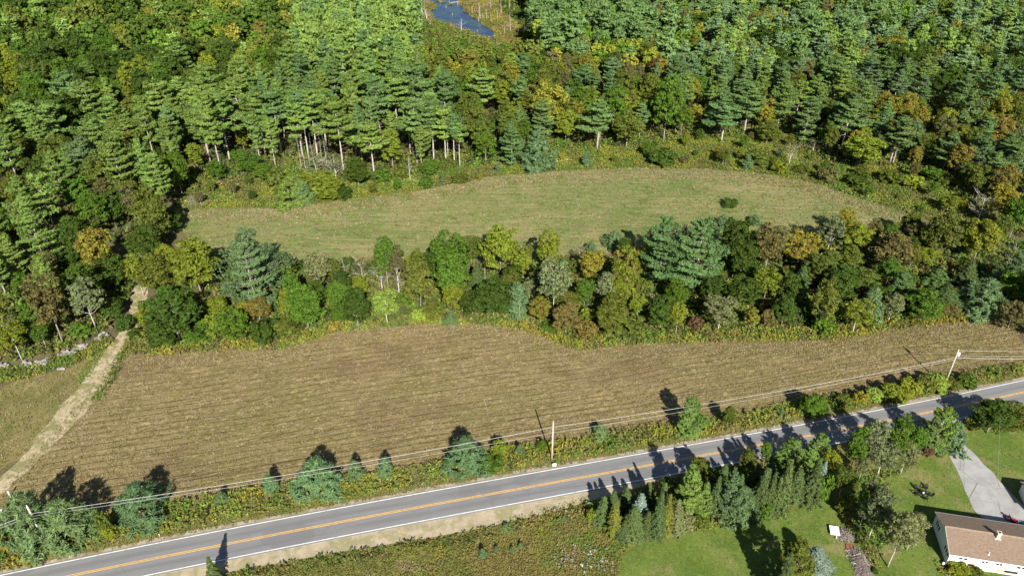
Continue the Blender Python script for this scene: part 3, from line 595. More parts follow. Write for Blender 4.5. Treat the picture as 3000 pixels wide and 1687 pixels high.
for a in ((370, 570, 180, 240, 'oak', 'dg', 0), (540, 260, 170, 130, 'ypine', 'py', 0), (300, 300, 170, 150, 'ypine', 'py', 0), (420, 720, 350, 270, 'oak', 'dg', 0), (610, 650, 240, 270, 'maple', 'br', .5), (850, 620, 290, 300, 'maple', 'gd', .7), (610, 850, 560, 230, 'maple', 'yg', 0), (1080, 500, 180, 220, 'birch', 'gg', 0),
          (1200, 360, 125, 170, 'maple', 'gd', .4), (1275, 500, 225, 270, 'maple', 'yg', 0), (1410, 420, 200, 130, 'maple', 'br', .5), (1530, 640, 300, 340, 'maple', 'br', .3), (1720, 460, 240, 160, 'maple', 'br', .4), (1890, 560, 150, 300, 'oak', 'ol', .2), (1820, 570, 420, 200, 'maple', 'yg', 0), (2190, 560, 185, 300, 'oak', 'yg', .2),
          (1240, 640, 400, 200, 'maple', 'ol', 0), (1000, 740, 490, 260, 'oak', 'ol', 0), (1150, 880, 560, 320, 'oak', 'dg', 0), (1340, 820, 580, 260, 'oak', 'ol', 0), (1010, 1080, 630, 220, 'maple', 'ol', .3), (800, 920, 620, 250, 'oak', 'dg', 0), (740, 1060, 800, 220, 'oak', 'dg', 0), (1780, 1030, 750, 300, 'oak', 'mg', 0),
          (1550, 990, 770, 200, 'birch', 'gg', 0), (1280, 1080, 810, 260, 'birch', 'yg', .2), (1050, 1105, 930, 190, 'shrub', 'mg', 0), (260, 1070, 780, 310, 'birch', 'gg', 0), (505, 1060, 870, 120, 'maple', 'gd', 0), (640, 1065, 890, 150, 'shrub', 'br', .6), (90, 1065, 950, 130, 'shrub', 'ru', 0), (2450, 1060, 850, 220, 'oak', 'br', 0),
          (1610, 860, 590, 230, 'ypine', 'pn', 0), (1400, 990, 720, 230, 'ypine', 'py', 0), (1900, 760, 580, 230, 'ypine', 'pn', 0), (2100, 780, 510, 190, 'spruce', 'sp', 0), (2230, 970, 655, 340, 'ypine', 'py', 0), (2440, 820, 460, 340, 'ypine', 'py', 0), (420, 960, 640, 280, 'oak', 'dg', 0), (1960, 880, 700, 220, 'spruce', 'sp', 0),
          (2450, 600, 400, 150, 'bare', 'ol', 0), (2460, 380, 30, 230, 'oak', 'mg', 0), (2220, 230, 0, 210, 'bare', 'gg', 0), (2350, 420, 170, 160, 'birch', 'ol', 0), (1990, 170, 20, 180, 'maple', 'yg', .3), (1700, 620, 400, 130, 'maple', 'ol', .5), (880, 760, 560, 150, 'spruce', 'sp', 0), (1650, 760, 640, 120, 'maple', 'mg', 0), (2000, 980, 870, 200, 'shrub', 'br', .3)):
    hero('F', *a[:6], place=B_, warm=a[6])
hero('d', 1836, 528, 506, 45, 'shrub', 'dg', 'small dark bush standing alone in the green field', mark='the lone bush in the green field')
# ------------------------------------------------------------------ hedge between road and brown field
P_ = 'in the roadside hedge'
hero('G', 290, 1295, 830, 430, 'ypine', 'py', 'big bushy pine wrapped round the left utility pole by the road', mark='the left hedge pine'); hero('G', 570, 1280, 880, 430, 'ypine', 'py', 'second big bushy pine from the left in the roadside hedge')
hero('G', 1090, 1120, 765, 440, 'ypine', 'py', 'large round pine in the hedge above the tall spruce shadow', mark='the round hedge pine'); hero('H', 945, 715, 405, 390, 'ypine', 'py', 'largest bushy pine of the hedge, left of the middle utility pole', mark='the largest hedge pine')
hero('G', 2410, 890, 575, 380, 'ypine', 'py', 'broad bushy pine halfway along the roadside hedge on the left', mark='the halfway hedge pine'); hero('I', 15, 430, 115, 230, 'ypine', 'pl', 'fresh green pine in the hedge beside a long shadow on the field', mark='the fresh green hedge pine')
for t, x, b, tt, wd, k, c in (('G', 1680, 920, 810, 120, 'ypine', 'py'), ('G', 2050, 860, 690, 140, 'ypine', 'py'), ('H', 110, 740, 575, 150, 'ypine', 'py'), ('H', 340, 725, 555, 150, 'ypine', 'py'), ('H', 1200, 575, 430, 140, 'shrub', 'yg'), ('H', 1345, 555, 455, 95, 'ypine', 'py'),
        ('H', 1515, 520, 425, 110, 'ypine', 'mg'), ('H', 1950, 440, 310, 160, 'ypine', 'py'), ('I', 330, 345, 175, 130, 'maple', 'ol'), ('I', 975, 285, 95, 240, 'oak', 'mg'), ('I', 740, 250, 190, 60, 'ypine', 'py'), ('G', 10, 1290, 1170, 260, 'shrub', 'gd'), ('H', 1130, 700, 590, 200, 'shrub', 'mg'), ('G', 830, 1190, 960, 120, 'shrub', 'ol'), ('G', 850, 1200, 1070, 130, 'shrub', 'yg'), ('I', 110, 350, 250, 140, 'shrub', 'mg')):
    hero(t, x, b, tt, wd, k, c, place=P_)
for x, b, tt, wd, c in ((1430, 165, 40, 150, 'yg'), (1560, 160, 10, 180, 'yg'), (1690, 135, -30, 180, 'yg'), (1800, 110, -55, 170, 'ol'), (1900, 90, -60, 190, 'yg'), (2020, 70, -30, 150, 'ol'), (1330, 180, 60, 130, 'gd'), (1200, 200, 90, 140, 'ol'), (2130, 60, -60, 170, 'mg'), (1640, 175, 60, 120, 'yg')):
    hero('I', x, b, tt, wd, 'shrub', 'li' if c == 'yg' and random.random() < .3 else c, place=P_, warm=.15)
# ------------------------------------------------------------------ trees south of the road
S_ = 'in the roadside row'
hero('K', 245, 1065, 735, 170, 'spruce', 'ysp', 'yellowish spruce at the left end of the row beside the road', mark='the yellowish spruce'); hero('K', 490, 950, 665, 200, 'spruce', 'bs', 'silver blue spruce in the roadside row', mark='the silver blue roadside spruce')
for a in ((145, 960, 690, 180, 'spruce', 'sp'), (45, 950, 810, 130, 'shrub', 'yg'), (655, 1090, 650, 180, 'spruce', 'sp'), (690, 960, 565, 130, 'spruce', 'sp'), (735, 1060, 660, 140, 'spruce', 'ysp'), (430, 1090, 790, 240, 'spruce', 'sp'), (830, 1040, 715, 190, 'spruce', 'gg'), (340, 1110, 930, 140, 'spruce', 'sp'), (560, 1070, 830, 160, 'spruce', 'sp'),
          (950, 970, 425, 300, 'ypine', 'pl'), (1080, 970, 560, 200, 'ypine', 'pl'), (1050, 600, 325, 260, 'maple', 'ol'), (1305, 960, 420, 230, 'ypine', 'py'), (1430, 1000, 600, 420, 'ypine', 'py'), (1605, 880, 425, 190, 'spruce', 'sp'), (1690, 880, 465, 140, 'spruce', 'sp'), (1810, 870, 345, 170, 'spruce', 'sp'), (1755, 880, 500, 140, 'spruce', 'sp'), (1430, 720, 480, 120, 'spruce', 'sp'), (240, 880, 640, 170, 'spruce', 'sp'), (360, 820, 600, 150, 'spruce', 'sp'), (560, 800, 560, 180, 'spruce', 'sp'), (870, 800, 560, 150, 'ypine', 'pl'), (1190, 880, 500, 150, 'spruce', 'sp'),
          (1650, 960, 760, 180, 'shrub', 'mg'), (930, 1050, 880, 200, 'shrub', 'gg'), (1080, 1020, 880, 170, 'shrub', 'ol')):
    hero('K', *a, place=S_)
for a in ((80, 890, 595, 160, 'spruce', 'sp'), (210, 910, 525, 150, 'spruce', 'sp'), (255, 830, 660, 90, 'spruce', 'bs'), (450, 880, 515, 190, 'spruce', 'sp'), (515, 820, 540, 120, 'spruce', 'bs'), (330, 860, 600, 200, 'spruce', 'sp'), (300, 640, 375, 290, 'ypine', 'pl'), (490, 640, 330, 230, 'ypine', 'pl'), (95, 580, 385, 110, 'maple', 'mg'), (600, 700, 450, 170, 'maple', 'yg'),
          (780, 650, 265, 210, 'maple', 'mg'), (890, 630, 200, 230, 'birch', 'gg'), (1070, 610, 175, 240, 'birch', 'mg'), (1210, 570, 250, 210, 'maple', 'mg'), (1000, 660, 400, 300, 'birch', 'gg'), (1180, 650, 400, 250, 'birch', 'gg'), (1430, 530, 135, 260, 'ypine', 'pl'), (1550, 520, 230, 270, 'ypine', 'py'), (1355, 470, 185, 120, 'spruce', 'sp'), (1385, 530, 430, 90, 'shrub', 'ru'),
          (690, 840, 590, 190, 'birch', 'ol'), (710, 985, 835, 140, 'shrub', 'ol'), (910, 1010, 690, 270, 'birch', 'gg'), (930, 1160, 800, 340, 'birch', 'gg'), (860, 1060, 760, 200, 'birch', 'mg'), (540, 900, 640, 160, 'shrub', 'mg'), (850, 700, 520, 160, 'birch', 'gg')):
    hero('J', *a, place=S_)
hero('J', 1080, 1385, 945, 340, 'birch', 'gg', 'airy grey-green birch with a leaning white trunk left of the house', mark='the airy birch'); hero('J', 1230, 1250, 960, 250, 'birch', 'gg', place=S_)
hero('J', 300, 1640, 1180, 320, 'ypine', 'ol', 'olive conifer casting a broad shadow on the lawn at the bottom edge', mark='the olive lawn conifer'); hero('J', 545, None, 1225, 310, 'spruce', 'bs', 'silver blue spruce on the lawn at the bottom edge', h=6.6, mark='the silver lawn spruce'); hero('J', 200, 1690, 1260, 200, 'spruce', 'sp', place=S_)
hero('G', 1640, 1545, 1305, 130, 'spruce', 'sp', 'lone small spruce by the gravel shoulder, its shadow across the road'); hero('I', 2290, 420, 150, 330, 'oak', 'dg', 'dark green clump beside the driveway around the service pole', mark='the driveway clump'); hero('I', 2460, 400, 165, 260, 'oak', 'ol', place=S_); hero('I', 2170, 370, 250, 120, 'shrub', 'ol', place=S_)
for x, b, tt, wd in ((1065, 1320, 1238, 75), (1170, 1275, 1222, 50), (1290, 1280, 1230, 45), (1350, 1255, 1200, 45), (1240, 1120, 1060, 90), (1680, 1040, 990, 70), (1300, 1110, 1075, 40), (780, 1190, 1160, 40)):
    hero('H', x, b, tt, wd, 'ypine', 'py', place='in the rough meadow')
hero('M', 1500, None, 1320, 330, 'shrub', 'yg', 'yellow bush against the front wall of the white house', h=1.2); hero('M', 1760, None, 1400, 260, 'shrub', 'ol', h=1.1, place='by the house')
hero('N', 1400, 1440, 1270, 200, 'shrub', 'dg', place='by the brush pile')
# ------------------------------------------------------------------ left edge by the wall and the track
W_ = 'in the left woods'
hero('D', 800, 700, 235, 310, 'maple', 'gd', 'golden orange maple glowing among dark trees at the left', warm=.75, mark='the golden maple', variant=1); hero('D', 735, 800, 510, 260, 'maple', 'gd', place=W_, warm=.6); hero('D', 735, 1060, 650, 270, 'birch', 'gg', 'pale birch with a leaning white trunk beside the track mouth', mark='the pale track birch', variant=1)
hero('D', 480, 1180, 620, 310, 'maple', 'br', 'brown maple above the right end of the stone wall', warm=.35, mark='the brown maple', variant=4); hero('D', 80, 1160, 700, 230, 'birch', 'ol', place=W_, warm=.6); hero('D', 170, 1280, 960, 220, 'birch', 'yg', place=W_); hero('D', 350, 1180, 980, 160, 'birch', 'mg', place=W_)
for a in ((350, 600, 60, 340, 'bigpine', 'pl'), (170, 720, 330, 290, 'bigpine', 'pl'), (60, 640, 150, 260, 'bigpine', 'pl'), (60, 800, 420, 230, 'pine', 'pl'), (1050, 520, 320, 230, 'oak', 'dg'), (1300, 350, 130, 230, 'oak', 'dg'), (1170, 560, 230, 220, 'oak', 'dg'), (560, 680, 440, 220, 'oak', 'dg'), (230, 860, 600, 170, 'maple', 'mg'), (420, 760, 450, 200, 'birch', 'br'), (650, 820, 640, 180, 'oak', 'dg'), (300, 1130, 830, 200, 'maple', 'mg'), (60, 1240, 1080, 180, 'shrub', 'ol'), (620, 1130, 1000, 170, 'shrub', 'mg'), (880, 980, 800, 200, 'oak', 'dg'), (960, 1080, 930, 150, 'shrub', 'dg'), (1020, 1120, 1040, 120, 'shrub', 'dg'), (620, 600, 420, 200, 'oak', 'dg'), (950, 700, 500, 180, 'oak', 'dg')):
    hero('D', *a, place=W_)
hero('A', 965, 1580, 1235, 480, 'bigpine', 'pl', 'huge pale pine at the left end of the green field', mark='the huge left pine', h=23, variant=0)
FARM = {('B', 1290, 380): ('bright pale lime maple in front of the marsh', 'the bright lime maple'), ('B', 2385, 420): ('rust red maple among green trees behind the green field', 'the rust red maple'), ('C', 1600, 260): ('big rounded golden maple in the woods at the upper right', 'the big golden maple'),
        ('C', 2380, 190): ('bare grey tree among pines near the upper right corner', 'the bare grey tree'), ('C', 630, 80): ('golden round maple among pines at the top right', 'the golden top maple'), ('C', 530, 90): ('small rust red maple beside a golden one at the top right', None), ('C', 2140, 760): ('orange tinged maple near the right frame edge', 'the orange edge maple'),
        ('A', 1050, 410): ('bright yellow-green maple among the dark oaks at the upper left', 'the yellow oakwood maple'), ('A', 900, 190): ('golden maple high in the oak woods at the upper left', 'the golden oakwood maple'), ('A', 1330, 320): ('pale pine alone among the oaks at the upper left', 'the lone oakwood pine'), ('A', 80, 380): ('yellow-green maple at the left frame edge in the oak woods', 'the left edge maple'),
        ('C', 2290, 570): ('brown maple in the upper right woods near the orange ones', 'the brown right maple'), ('C', 1080, 50): ('brown topped maple at the top of the right woods', 'the brown top maple'), ('B', 1850, 60): ('yellow-green maple among pines at the top middle', 'the yellow top maple'), ('B', 1060, 510): ('light pine rising among olive maples behind the green field', 'the maple wood pine')}
# ------------------------------------------------------------------ far edge of the green field and the woods behind
E_ = 'at the wood edge'
for x, b, h, wd, c in ((2330, 1185, 25, 240, 'pn'), (2400, 1195, 25, 230, 'pl'), (2470, 1150, 24, 240, 'pl'), (2290, 1215, 22, 200, 'pl'), (1740, 1235, 27, 280, 'pl'), (1620, 1130, 26, 260, 'pl'), (2130, 1185, 25, 260, 'pn'), (1275, 1085, 24, 260, 'pl'), (1860, 1100, 25, 280, 'pl'), (2010, 1190, 24, 250, 'pl')):
    hero('A', x, b, None, wd*.95, 'tpine', c, h=h*1.04, place=E_)
for x, b, h, wd, c in ((20, 1310, 27, 260, 'pl'), (120, 1050, 26, 250, 'pl'), (300, 1120, 25, 240, 'pn'), (430, 1050, 25, 260, 'pl'), (575, 1250, 24, 240, 'pn'), (700, 1235, 24, 240, 'pn'), (790, 1255, 22, 220, 'pl'), (855, 1262, 20, 200, 'pn'), (895, 1270, 17, 160, 'pl'), (250, 1340, 20, 260, 'pl'), (500, 950, 25, 250, 'pn'), (660, 1080, 25, 250, 'pn')):
    hero('B', x, b, None, wd*.95, 'tpine', c, h=h*1.02, place=E_)
for a in ((1475, 1310, 980, 280, 'ypine', 'py'), (1285, 1280, 930, 220, 'ypine', 'pn'), (640, 1440, 1330, 120, 'shrub', 'mg'), (130, 1430, 1190, 220, 'oak', 'dg'), (1560, 1060, 600, 320, 'maple', 'gd'), (1690, 1110, 830, 230, 'maple', 'yg'), (1930, 1140, 750, 280, 'pine', 'pn'), (2150, 1140, 840, 250, 'maple', 'ol'), (2430, 1090, 560, 260, 'maple', 'mg'), (1000, 1140, 770, 220, 'oak', 'ol'), (1090, 1250, 980, 200, 'maple', 'mg'), (2410, 1280, 1150, 260, 'shrub', 'dg'),
          (2350, 1010, 640, 200, 'maple', 'yg'), (1820, 960, 650, 220, 'maple', 'mg'), (520, 1370, 1180, 90, 'dead', 'dw'), (1660, 1130, 1060, 110, 'shrub', 'mg'), (900, 1400, 1320, 150, 'shrub', 'ol')):
    hero('B', *a, place=E_)
for a in ((1290, 380, 15, 160, 'maple', 'li'), (1850, 60, 18, 200, 'maple', 'yg'), (2385, 420, 16, 130, 'maple', 'ru'), (2180, 475, 15, 130, 'oak', 'br'), (1700, 530, 15, 120, 'oak', 'br'), (1060, 510, 21, 250, 'pine', 'pl'), (1230, 600, 16, 170, 'maple', 'yg'), (1370, 600, 16, 200, 'maple', 'br'), (1420, 690, 16, 230, 'oak', 'ol'), (2040, 430, 17, 170, 'pine', 'py'), (970, 380, 16, 170, 'maple', 'or')):
    x, tt, h, wd, k, c = a; sp_ = FARM.get(('B', x, tt), (None, None)); hero('B', x, None, tt, wd, k, c, sp_[0], h=h, place='in the far woods', mark=sp_[1])
for a in ((1050, 410, 17, 190, 'maple', 'yg'), (900, 190, 16, 120, 'maple', 'gd'), (1130, 50, 16, 130, 'maple', 'gd'), (940, 650, 15, 150, 'maple', 'yg'), (1150, 620, 15, 90, 'maple', 'gd'), (1330, 320, 22, 200, 'pine', 'pl'), (480, 540, 24, 270, 'pine', 'pn'), (320, 760, 24, 290, 'pine', 'pl'), (620, 610, 24, 230, 'pine', 'pl'), (800, 720, 24, 230, 'pine', 'pl'), (1020, 1040, 22, 200, 'pine', 'pl'), (1130, 1150, 22, 230, 'pine', 'pl'), (360, 1130, 22, 170, 'pine', 'pl'), (590, 1040, 20, 210, 'pine', 'py'),
          (1950, 150, 15, 120, 'maple', 'or'), (80, 380, 16, 190, 'maple', 'yg'), (1500, 485, 25, 280, 'pine', 'pl'), (1780, 425, 25, 240, 'pine', 'pl'), (1330, 570, 25, 260, 'pine', 'pl'), (250, 1290, 24, 230, 'pine', 'pl'), (100, 1330, 24, 230, 'pine', 'pl'), (700, 1190, 16, 250, 'oak', 'ol'), (1080, 760, 17, 200, 'maple', 'ol')):
    x, tt, h, wd, k, c = a; sp_ = FARM.get(('A', x, tt), (None, None)); hero('A', x, None, tt, wd, k, c, sp_[0], h=h, place='in the left woods', mark=sp_[1])
for a in ((70, 990, 770, 160, 'maple', 'gd'), (290, 1080, 780, 290, 'pine', 'pn'), (630, 1110, 910, 220, 'oak', 'ol'), (1320, 1310, 1000, 330, 'maple', 'yg'), (2190, 1390, 1030, 340, 'bigpine', 'pn'), (2450, 1220, 1010, 300, 'maple', 'gd'), (300, 1250, 1120, 130, 'birch', 'ol'), (560, 1270, 1150, 220, 'shrub', 'ol'), (1080, 1400, 1270, 180, 'shrub', 'br'), (1310, 1440, 1310, 210, 'shrub', 'dg'), (1880, 1400, 1270, 190, 'shrub', 'mg'), (980, 1150, 1040, 150, 'bare', 'ol'), (800, 1250, 1080, 110, 'bare', 'gg'),
          (900, 1090, 720, 250, 'ypine', 'pn'), (1200, 1120, 750, 330, 'pine', 'pn'), (1560, 1240, 880, 280, 'pine', 'pn'), (1700, 1200, 900, 240, 'ypine', 'py'), (460, 1020, 620, 260, 'pine', 'pn'), (650, 930, 690, 200, 'ypine', 'pl'), (1560, 1420, 1290, 180, 'shrub', 'ol'), (1720, 1440, 1330, 180, 'shrub', 'yg'), (2000, 1440, 1350, 200, 'shrub', 'ol'), (720, 1330, 1220, 140, 'shrub', 'yg'), (900, 1330, 1250, 140, 'shrub', 'ol')):
    hero('C', *a, place=E_)
for a in ((1600, 260, 17, 280, 'maple', 'gd'), (1900, 375, 15, 130, 'maple', 'br'), (2380, 190, 14, 120, 'bare', 'gg'), (630, 80, 17, 210, 'maple', 'gd'), (530, 90, 16, 70, 'maple', 'ru'), (470, 320, 15, 140, 'maple', 'br'), (330, 290, 15, 200, 'maple', 'gd'), (2290, 570, 14, 150, 'maple', 'br'), (2000, 680, 14, 120, 'maple', 'gd'), (1740, 690, 14, 150, 'maple', 'gd'), (2140, 760, 15, 170, 'maple', 'or'), (2440, 860, 14, 220, 'maple', 'or'), (1320, 650, 13, 110, 'maple', 'gd'), (1080, 50, 16, 160, 'maple', 'br'), (2380, 600, 15, 200, 'maple', 'yg'), (100, 260, 14, 120, 'maple', 'gd'), (650, 190, 18, 230, 'oak', 'dg'), (2250, 640, 14, 150, 'maple', 'br'), (120, 80, 18, 200, 'oak', 'dg')):
    x, tt, h, wd, k, c = a; sp_ = FARM.get(('C', x, tt), (None, None)); hero('C', x, None, tt, wd, k, c, sp_[0], h=h, place='in the far woods', mark=sp_[1], warm=.4 if c in ('gd', 'or', 'br') else 0)
hero('f', 862, 612, 515, 122, 'ypine', 'pl', 'double crowned young pine on the near scrub of the green field edge', mark='the double young pine'); hero('f', 890, 606, 530, 90, 'ypine', 'py', place=E_)
for a in ((965, 600, 540, 120, 'shrub', 'yg'), (1010, 590, 550, 60, 'shrub', 'dg'), (930, 560, 500, 110, 'shrub', 'yg'), (780, 540, 480, 70, 'maple', 'mg'), (740, 520, 450, 80, 'maple', 'mg'), (640, 540, 470, 60, 'maple', 'mg'), (815, 560, 500, 70, 'shrub', 'ol'), (1060, 540, 490, 60, 'shrub', 'mg'), (1120, 545, 500, 60, 'shrub', 'mg'), (1180, 530, 490, 60, 'shrub', 'ol'), (700, 480, 440, 60, 'shrub', 'mg'), (1260, 520, 470, 70, 'maple', 'mg'), (1310, 505, 470, 60, 'shrub', 'ol')):
    hero('f', *a, place=E_)
for x, b, t_, w_ in ((930, 535, 450, 90), (985, 530, 455, 80)): hero('f', x, b, t_, w_, 'bare', 'gg', place=E_)
for x, b, t_ in ((885, 500, 350), (897, 505, 365), (910, 498, 340), (922, 502, 350), (935, 495, 345), (948, 500, 360), (960, 498, 350), (1125, 480, 350)): hero('f', x, b, t_+random.uniform(0, 40), 15, 'dead', 'dw', place=E_, variant=random.choice((0, 1)))
# dead trees standing in and round the pond
for x, b, tt, v in ((270, 330, -80, 1), (330, 360, -60, 0), (360, 420, 180, 2), (440, 570, 420, 1), (1090, 710, 380, 2), (1010, 130, 30, 1), (765, 180, 110, 3), (830, 70, 10, 3), (1460, 380, 60, 1), (1480, 420, 120, 3), (1450, 470, 340, 3), (1310, 290, 130, 3), (1540, 410, 280, 3), (1610, 400, 180, 1), (1700, 180, -60, 3), (1840, 410, 150, 0), (1920, 320, -80, 1), (2110, 680, 230, 0), (1990, 720, 560, 3), (2380, 740, 610, 2), (1710, 470, 280, 3), (2090, 260, -60, 1), (2190, 400, 160, 1), (1370, 270, 200, 3), (640, 60, 0, 3), (1660, 820, 760, 3), (900, 330, 300, 3), (1420, 680, 640, 3), (2040, 1060, 930, 3)):
    hero('P', x, b, tt, 330 if v == 2 else 130, 'dead', 'dw', place='by the pond', variant=v)
for t, x, h, b in (('B', 430, 13, 930), ('B', 690, 11, 580), ('B', 545, 12, 680), ('C', 900, 10, 1090), ('C', 460, 9, 1020), ('C', 1580, 9, 1250), ('C', 2040, 13, 690)):
    hero(t, x, b, None, 110, 'dead', 'dw', h=h, place='at the wood edge', variant=0)

# ------------------------------------------------------------------ infill of the woods: one tree at a time until the ground is covered
BELT = poly('d', [(345, 800), (430, 700), (560, 668), (740, 672), (1000, 668), (1450, 660), (1600, 650), (2230, 612), (2300, 580), (2620, 640), (2640, 790), (2480, 792), (2300, 812), (2000, 838), (1700, 850), (1480, 866), (1400, 848), (1330, 818), (1150, 798), (1000, 808), (850, 822), (700, 868), (600, 862), (400, 876), (338, 862)])
WOODS = poly('d', [(-200, 925), (20, 905), (230, 855), (290, 822), (320, 770), (372, 720), (430, 640), (462, 560), (452, 500), (520, 470), (575, 470), (600, 430), (640, 450), (700, 430), (900, 455), (1040, 440), (1160, 420), (1290, 405), (1380, 395), (1450, 370), (1600, 365), (1800, 345), (1930, 335), (2010, 360), (2100, 420), (2200, 410), (2300, 430), (2400, 490), (2470, 560), (2640, 620), (2900, 560), (2650, -10), (-100, -10), (-500, 500)])
PINESTAND = poly('d', [(380, 480), (440, 340), (520, 290), (700, 330), (760, 190), (900, 160), (1060, 210), (1170, 360), (1160, 425), (900, 460), (600, 470)])
SCRUB = poly('d', [(462, 528), (452, 500), (520, 470), (640, 450), (700, 430), (900, 455), (1040, 440), (1160, 420), (1290, 405), (1450, 370), (1600, 365), (1800, 345), (1930, 335), (2010, 360), (2100, 420), (2200, 410), (2300, 430), (2400, 490), (2470, 560), (2620, 640), (2305, 548), (2230, 520), (2150, 496), (2080, 471), (2000, 451), (1900, 436), (1800, 428), (1600, 423), (1400, 432), (1220, 448), (1070, 479), (870, 504), (760, 520), (540, 525)])
def choose(dx, dy, x, y):
    r = random.random()
    def pick(*a):
        s = 0
        for pr, k, c, h, wd in a:
            s += pr
            if r < s: return k, c, h, wd
        return a[-1][1:]
    if pnp(PINESTAND, [x], [y])[0] or (740 < dx < 1060 and dy < 200): return pick((.58, 'pine', 'pl', 24, 8.5), (.30, 'pine', 'pn', 24, 8.5), (.06, 'oak', 'ol', 17, 9), (.06, 'maple', 'yg', 15, 8))
    if dx > 1640 and dy < 215: return pick((.34, 'pine', 'py', 15, 7.5), (.17, 'pine', 'pl', 17, 8), (.12, 'pine', 'pn', 20, 9), (.13, 'maple', 'mg', 14, 8), (.10, 'maple', 'ol', 14, 8), (.05, 'maple', 'gd', 14, 8), (.03, 'maple', 'br', 13, 7), (.06, 'oak', 'dg', 15, 9))
    if dx > 1290 and dy < 110: return pick((.75, 'pine', 'pn', 22, 9), (.1, 'maple', 'yg', 15, 9), (.15, 'oak', 'mg', 16, 9))
    if dx < 740 and dy < 340: return pick((.44, 'oak', 'dg', 18, 12.5), (.22, 'oak', 'ol', 17.5, 12), (.20, 'oak', 'mg', 17.5, 12), (.06, 'pine', 'pl', 21, 10), (.06, 'maple', 'yg', 16, 9), (.04, 'maple', 'gd', 16, 8))
    if dx < 480: return pick((.42, 'oak', 'dg', 16, 11), (.17, 'pine', 'pl', 21, 10), (.23, 'oak', 'ol', 16, 11), (.1, 'oak', 'mg', 15, 9), (.05, 'maple', 'gd', 13, 8), (.03, 'maple', 'br', 13, 7))
    if 1040 < dx < 1320 and dy < 180: return pick((.4, 'oak', 'ol', 10, 7), (.25, 'pine', 'pn', 16, 8), (.2, 'maple', 'mg', 10, 6), (.15, 'maple', 'gd', 9, 6))
    if 1040 < dx < 1700: return pick((.27, 'maple', 'yg', 16, 9.5), (.25, 'oak', 'ol', 16, 10), (.22, 'maple', 'mg', 16, 9), (.10, 'pine', 'pn', 18, 8), (.08, 'maple', 'gd', 15, 8.5), (.05, 'maple', 'br', 14, 7.5), (.03, 'oak', 'dg', 15, 9))
    if dx > 2230: return pick((.15, 'maple', 'or', 13, 8), (.16, 'maple', 'gd', 13, 8), (.08, 'maple', 'br', 13, 7), (.29, 'oak', 'ol', 14, 9), (.2, 'pine', 'pn', 18, 9), (.1, 'maple', 'yg', 13, 8), (.06, 'bare', 'gg', 11, 7))
    return pick((.28, 'pine', 'pn', 19, 8.5), (.16, 'pine', 'pl', 17, 8), (.15, 'oak', 'ol', 15, 9), (.1, 'maple', 'yg', 14, 8), (.08, 'maple', 'gd', 14, 8), (.07, 'maple', 'mg', 14, 8))
cell = {}
def near(x, y, d):
    for i in range(int(x//12)-1, int(x//12)+2):
        for j in range(int(y//12)-1, int(y//12)+2):
            for a, b, dd in cell.get((i, j), ()):
                if (a-x)**2+(b-y)**2 < ((d+dd)*.5)**2: return True
    return False
def put(x, y, d): cell.setdefault((int(x//12), int(y//12)), []).append((x, y, d))
for r_, cat, word, h, x, y, pl, gr, lb in PLANTS: put(x, y, min(9, max(3., (h*.42))))
CAND = []
rr = random.Random(5)
for it in range(26000):
    y = 150+(600-150)*math.sqrt(rr.random()); x = (rr.random()*2-1)*(.70*y+45); CAND.append((x, y))
cx = np.array(CAND); ok = pnp(WOODS, cx[:, 0], cx[:, 1]) & ~pnp(MARSH, cx[:, 0], cx[:, 1]) & ~pnp(TRACK, cx[:, 0], cx[:, 1]) & ~pnp(LEFTF, cx[:, 0], cx[:, 1])
INF = []
for (x, y), k in zip(CAND, ok):
    if not k: continue
    u, v = proj((x, y, 12)); zc = depth((x, y, 12)); dx, dy = u/1.1645, v/1.1645
    kd, c, h, wd = choose(dx, dy, x, y); f = rr.uniform(.72, 1.25); gu, gv = proj((x, y, 0)); gu /= 1.1645; gv /= 1.1645
    if 1055 < gu < 1335 and gv < 235:
        h = min(h, max(2.6, (gv-112)/4.6)); wd = min(wd, h*1.1)
        if h < 7: kd, c = 'shrub', rr.choice(('ol', 'mg', 'mg', 'ol', 'yg', 'dg'))
        elif kd == 'pine': kd = 'maple'; c = 'ol'
    d = (wd*.72 if kd != 'pine' else wd*.70)*rr.uniform(.8, 1.15)*f
    if near(x, y, d): continue
    put(x, y, d); INF.append((zc, kd, x, y, h*f*rr.uniform(.88, 1.1), wd*f, c))
INF.sort()
COUNT = {}
for r_, cat, *_ in PLANTS: COUNT[cat] = COUNT.get(cat, 0)+1
FARREST = []
for zc, kd, x, y, h, wd, c in INF:
    cat = NAMES[kd][1]
    if COUNT.get(cat, 0) >= 296: FARREST.append((kd, x, y, h, wd, c)); continue
    COUNT[cat] = COUNT.get(cat, 0)+1
    u = proj((x, y, 10)); pl = 'in the left woods' if u[0] < 1080 else ('in the far woods' if u[0] < 2600 else 'in the right woods')
    plant(kd, (x, y), h, wd, c, place=pl, warm=rr.random()*.8 if c in ('gd', 'or', 'br', 'yg') and rr.random() < .3 else 0)
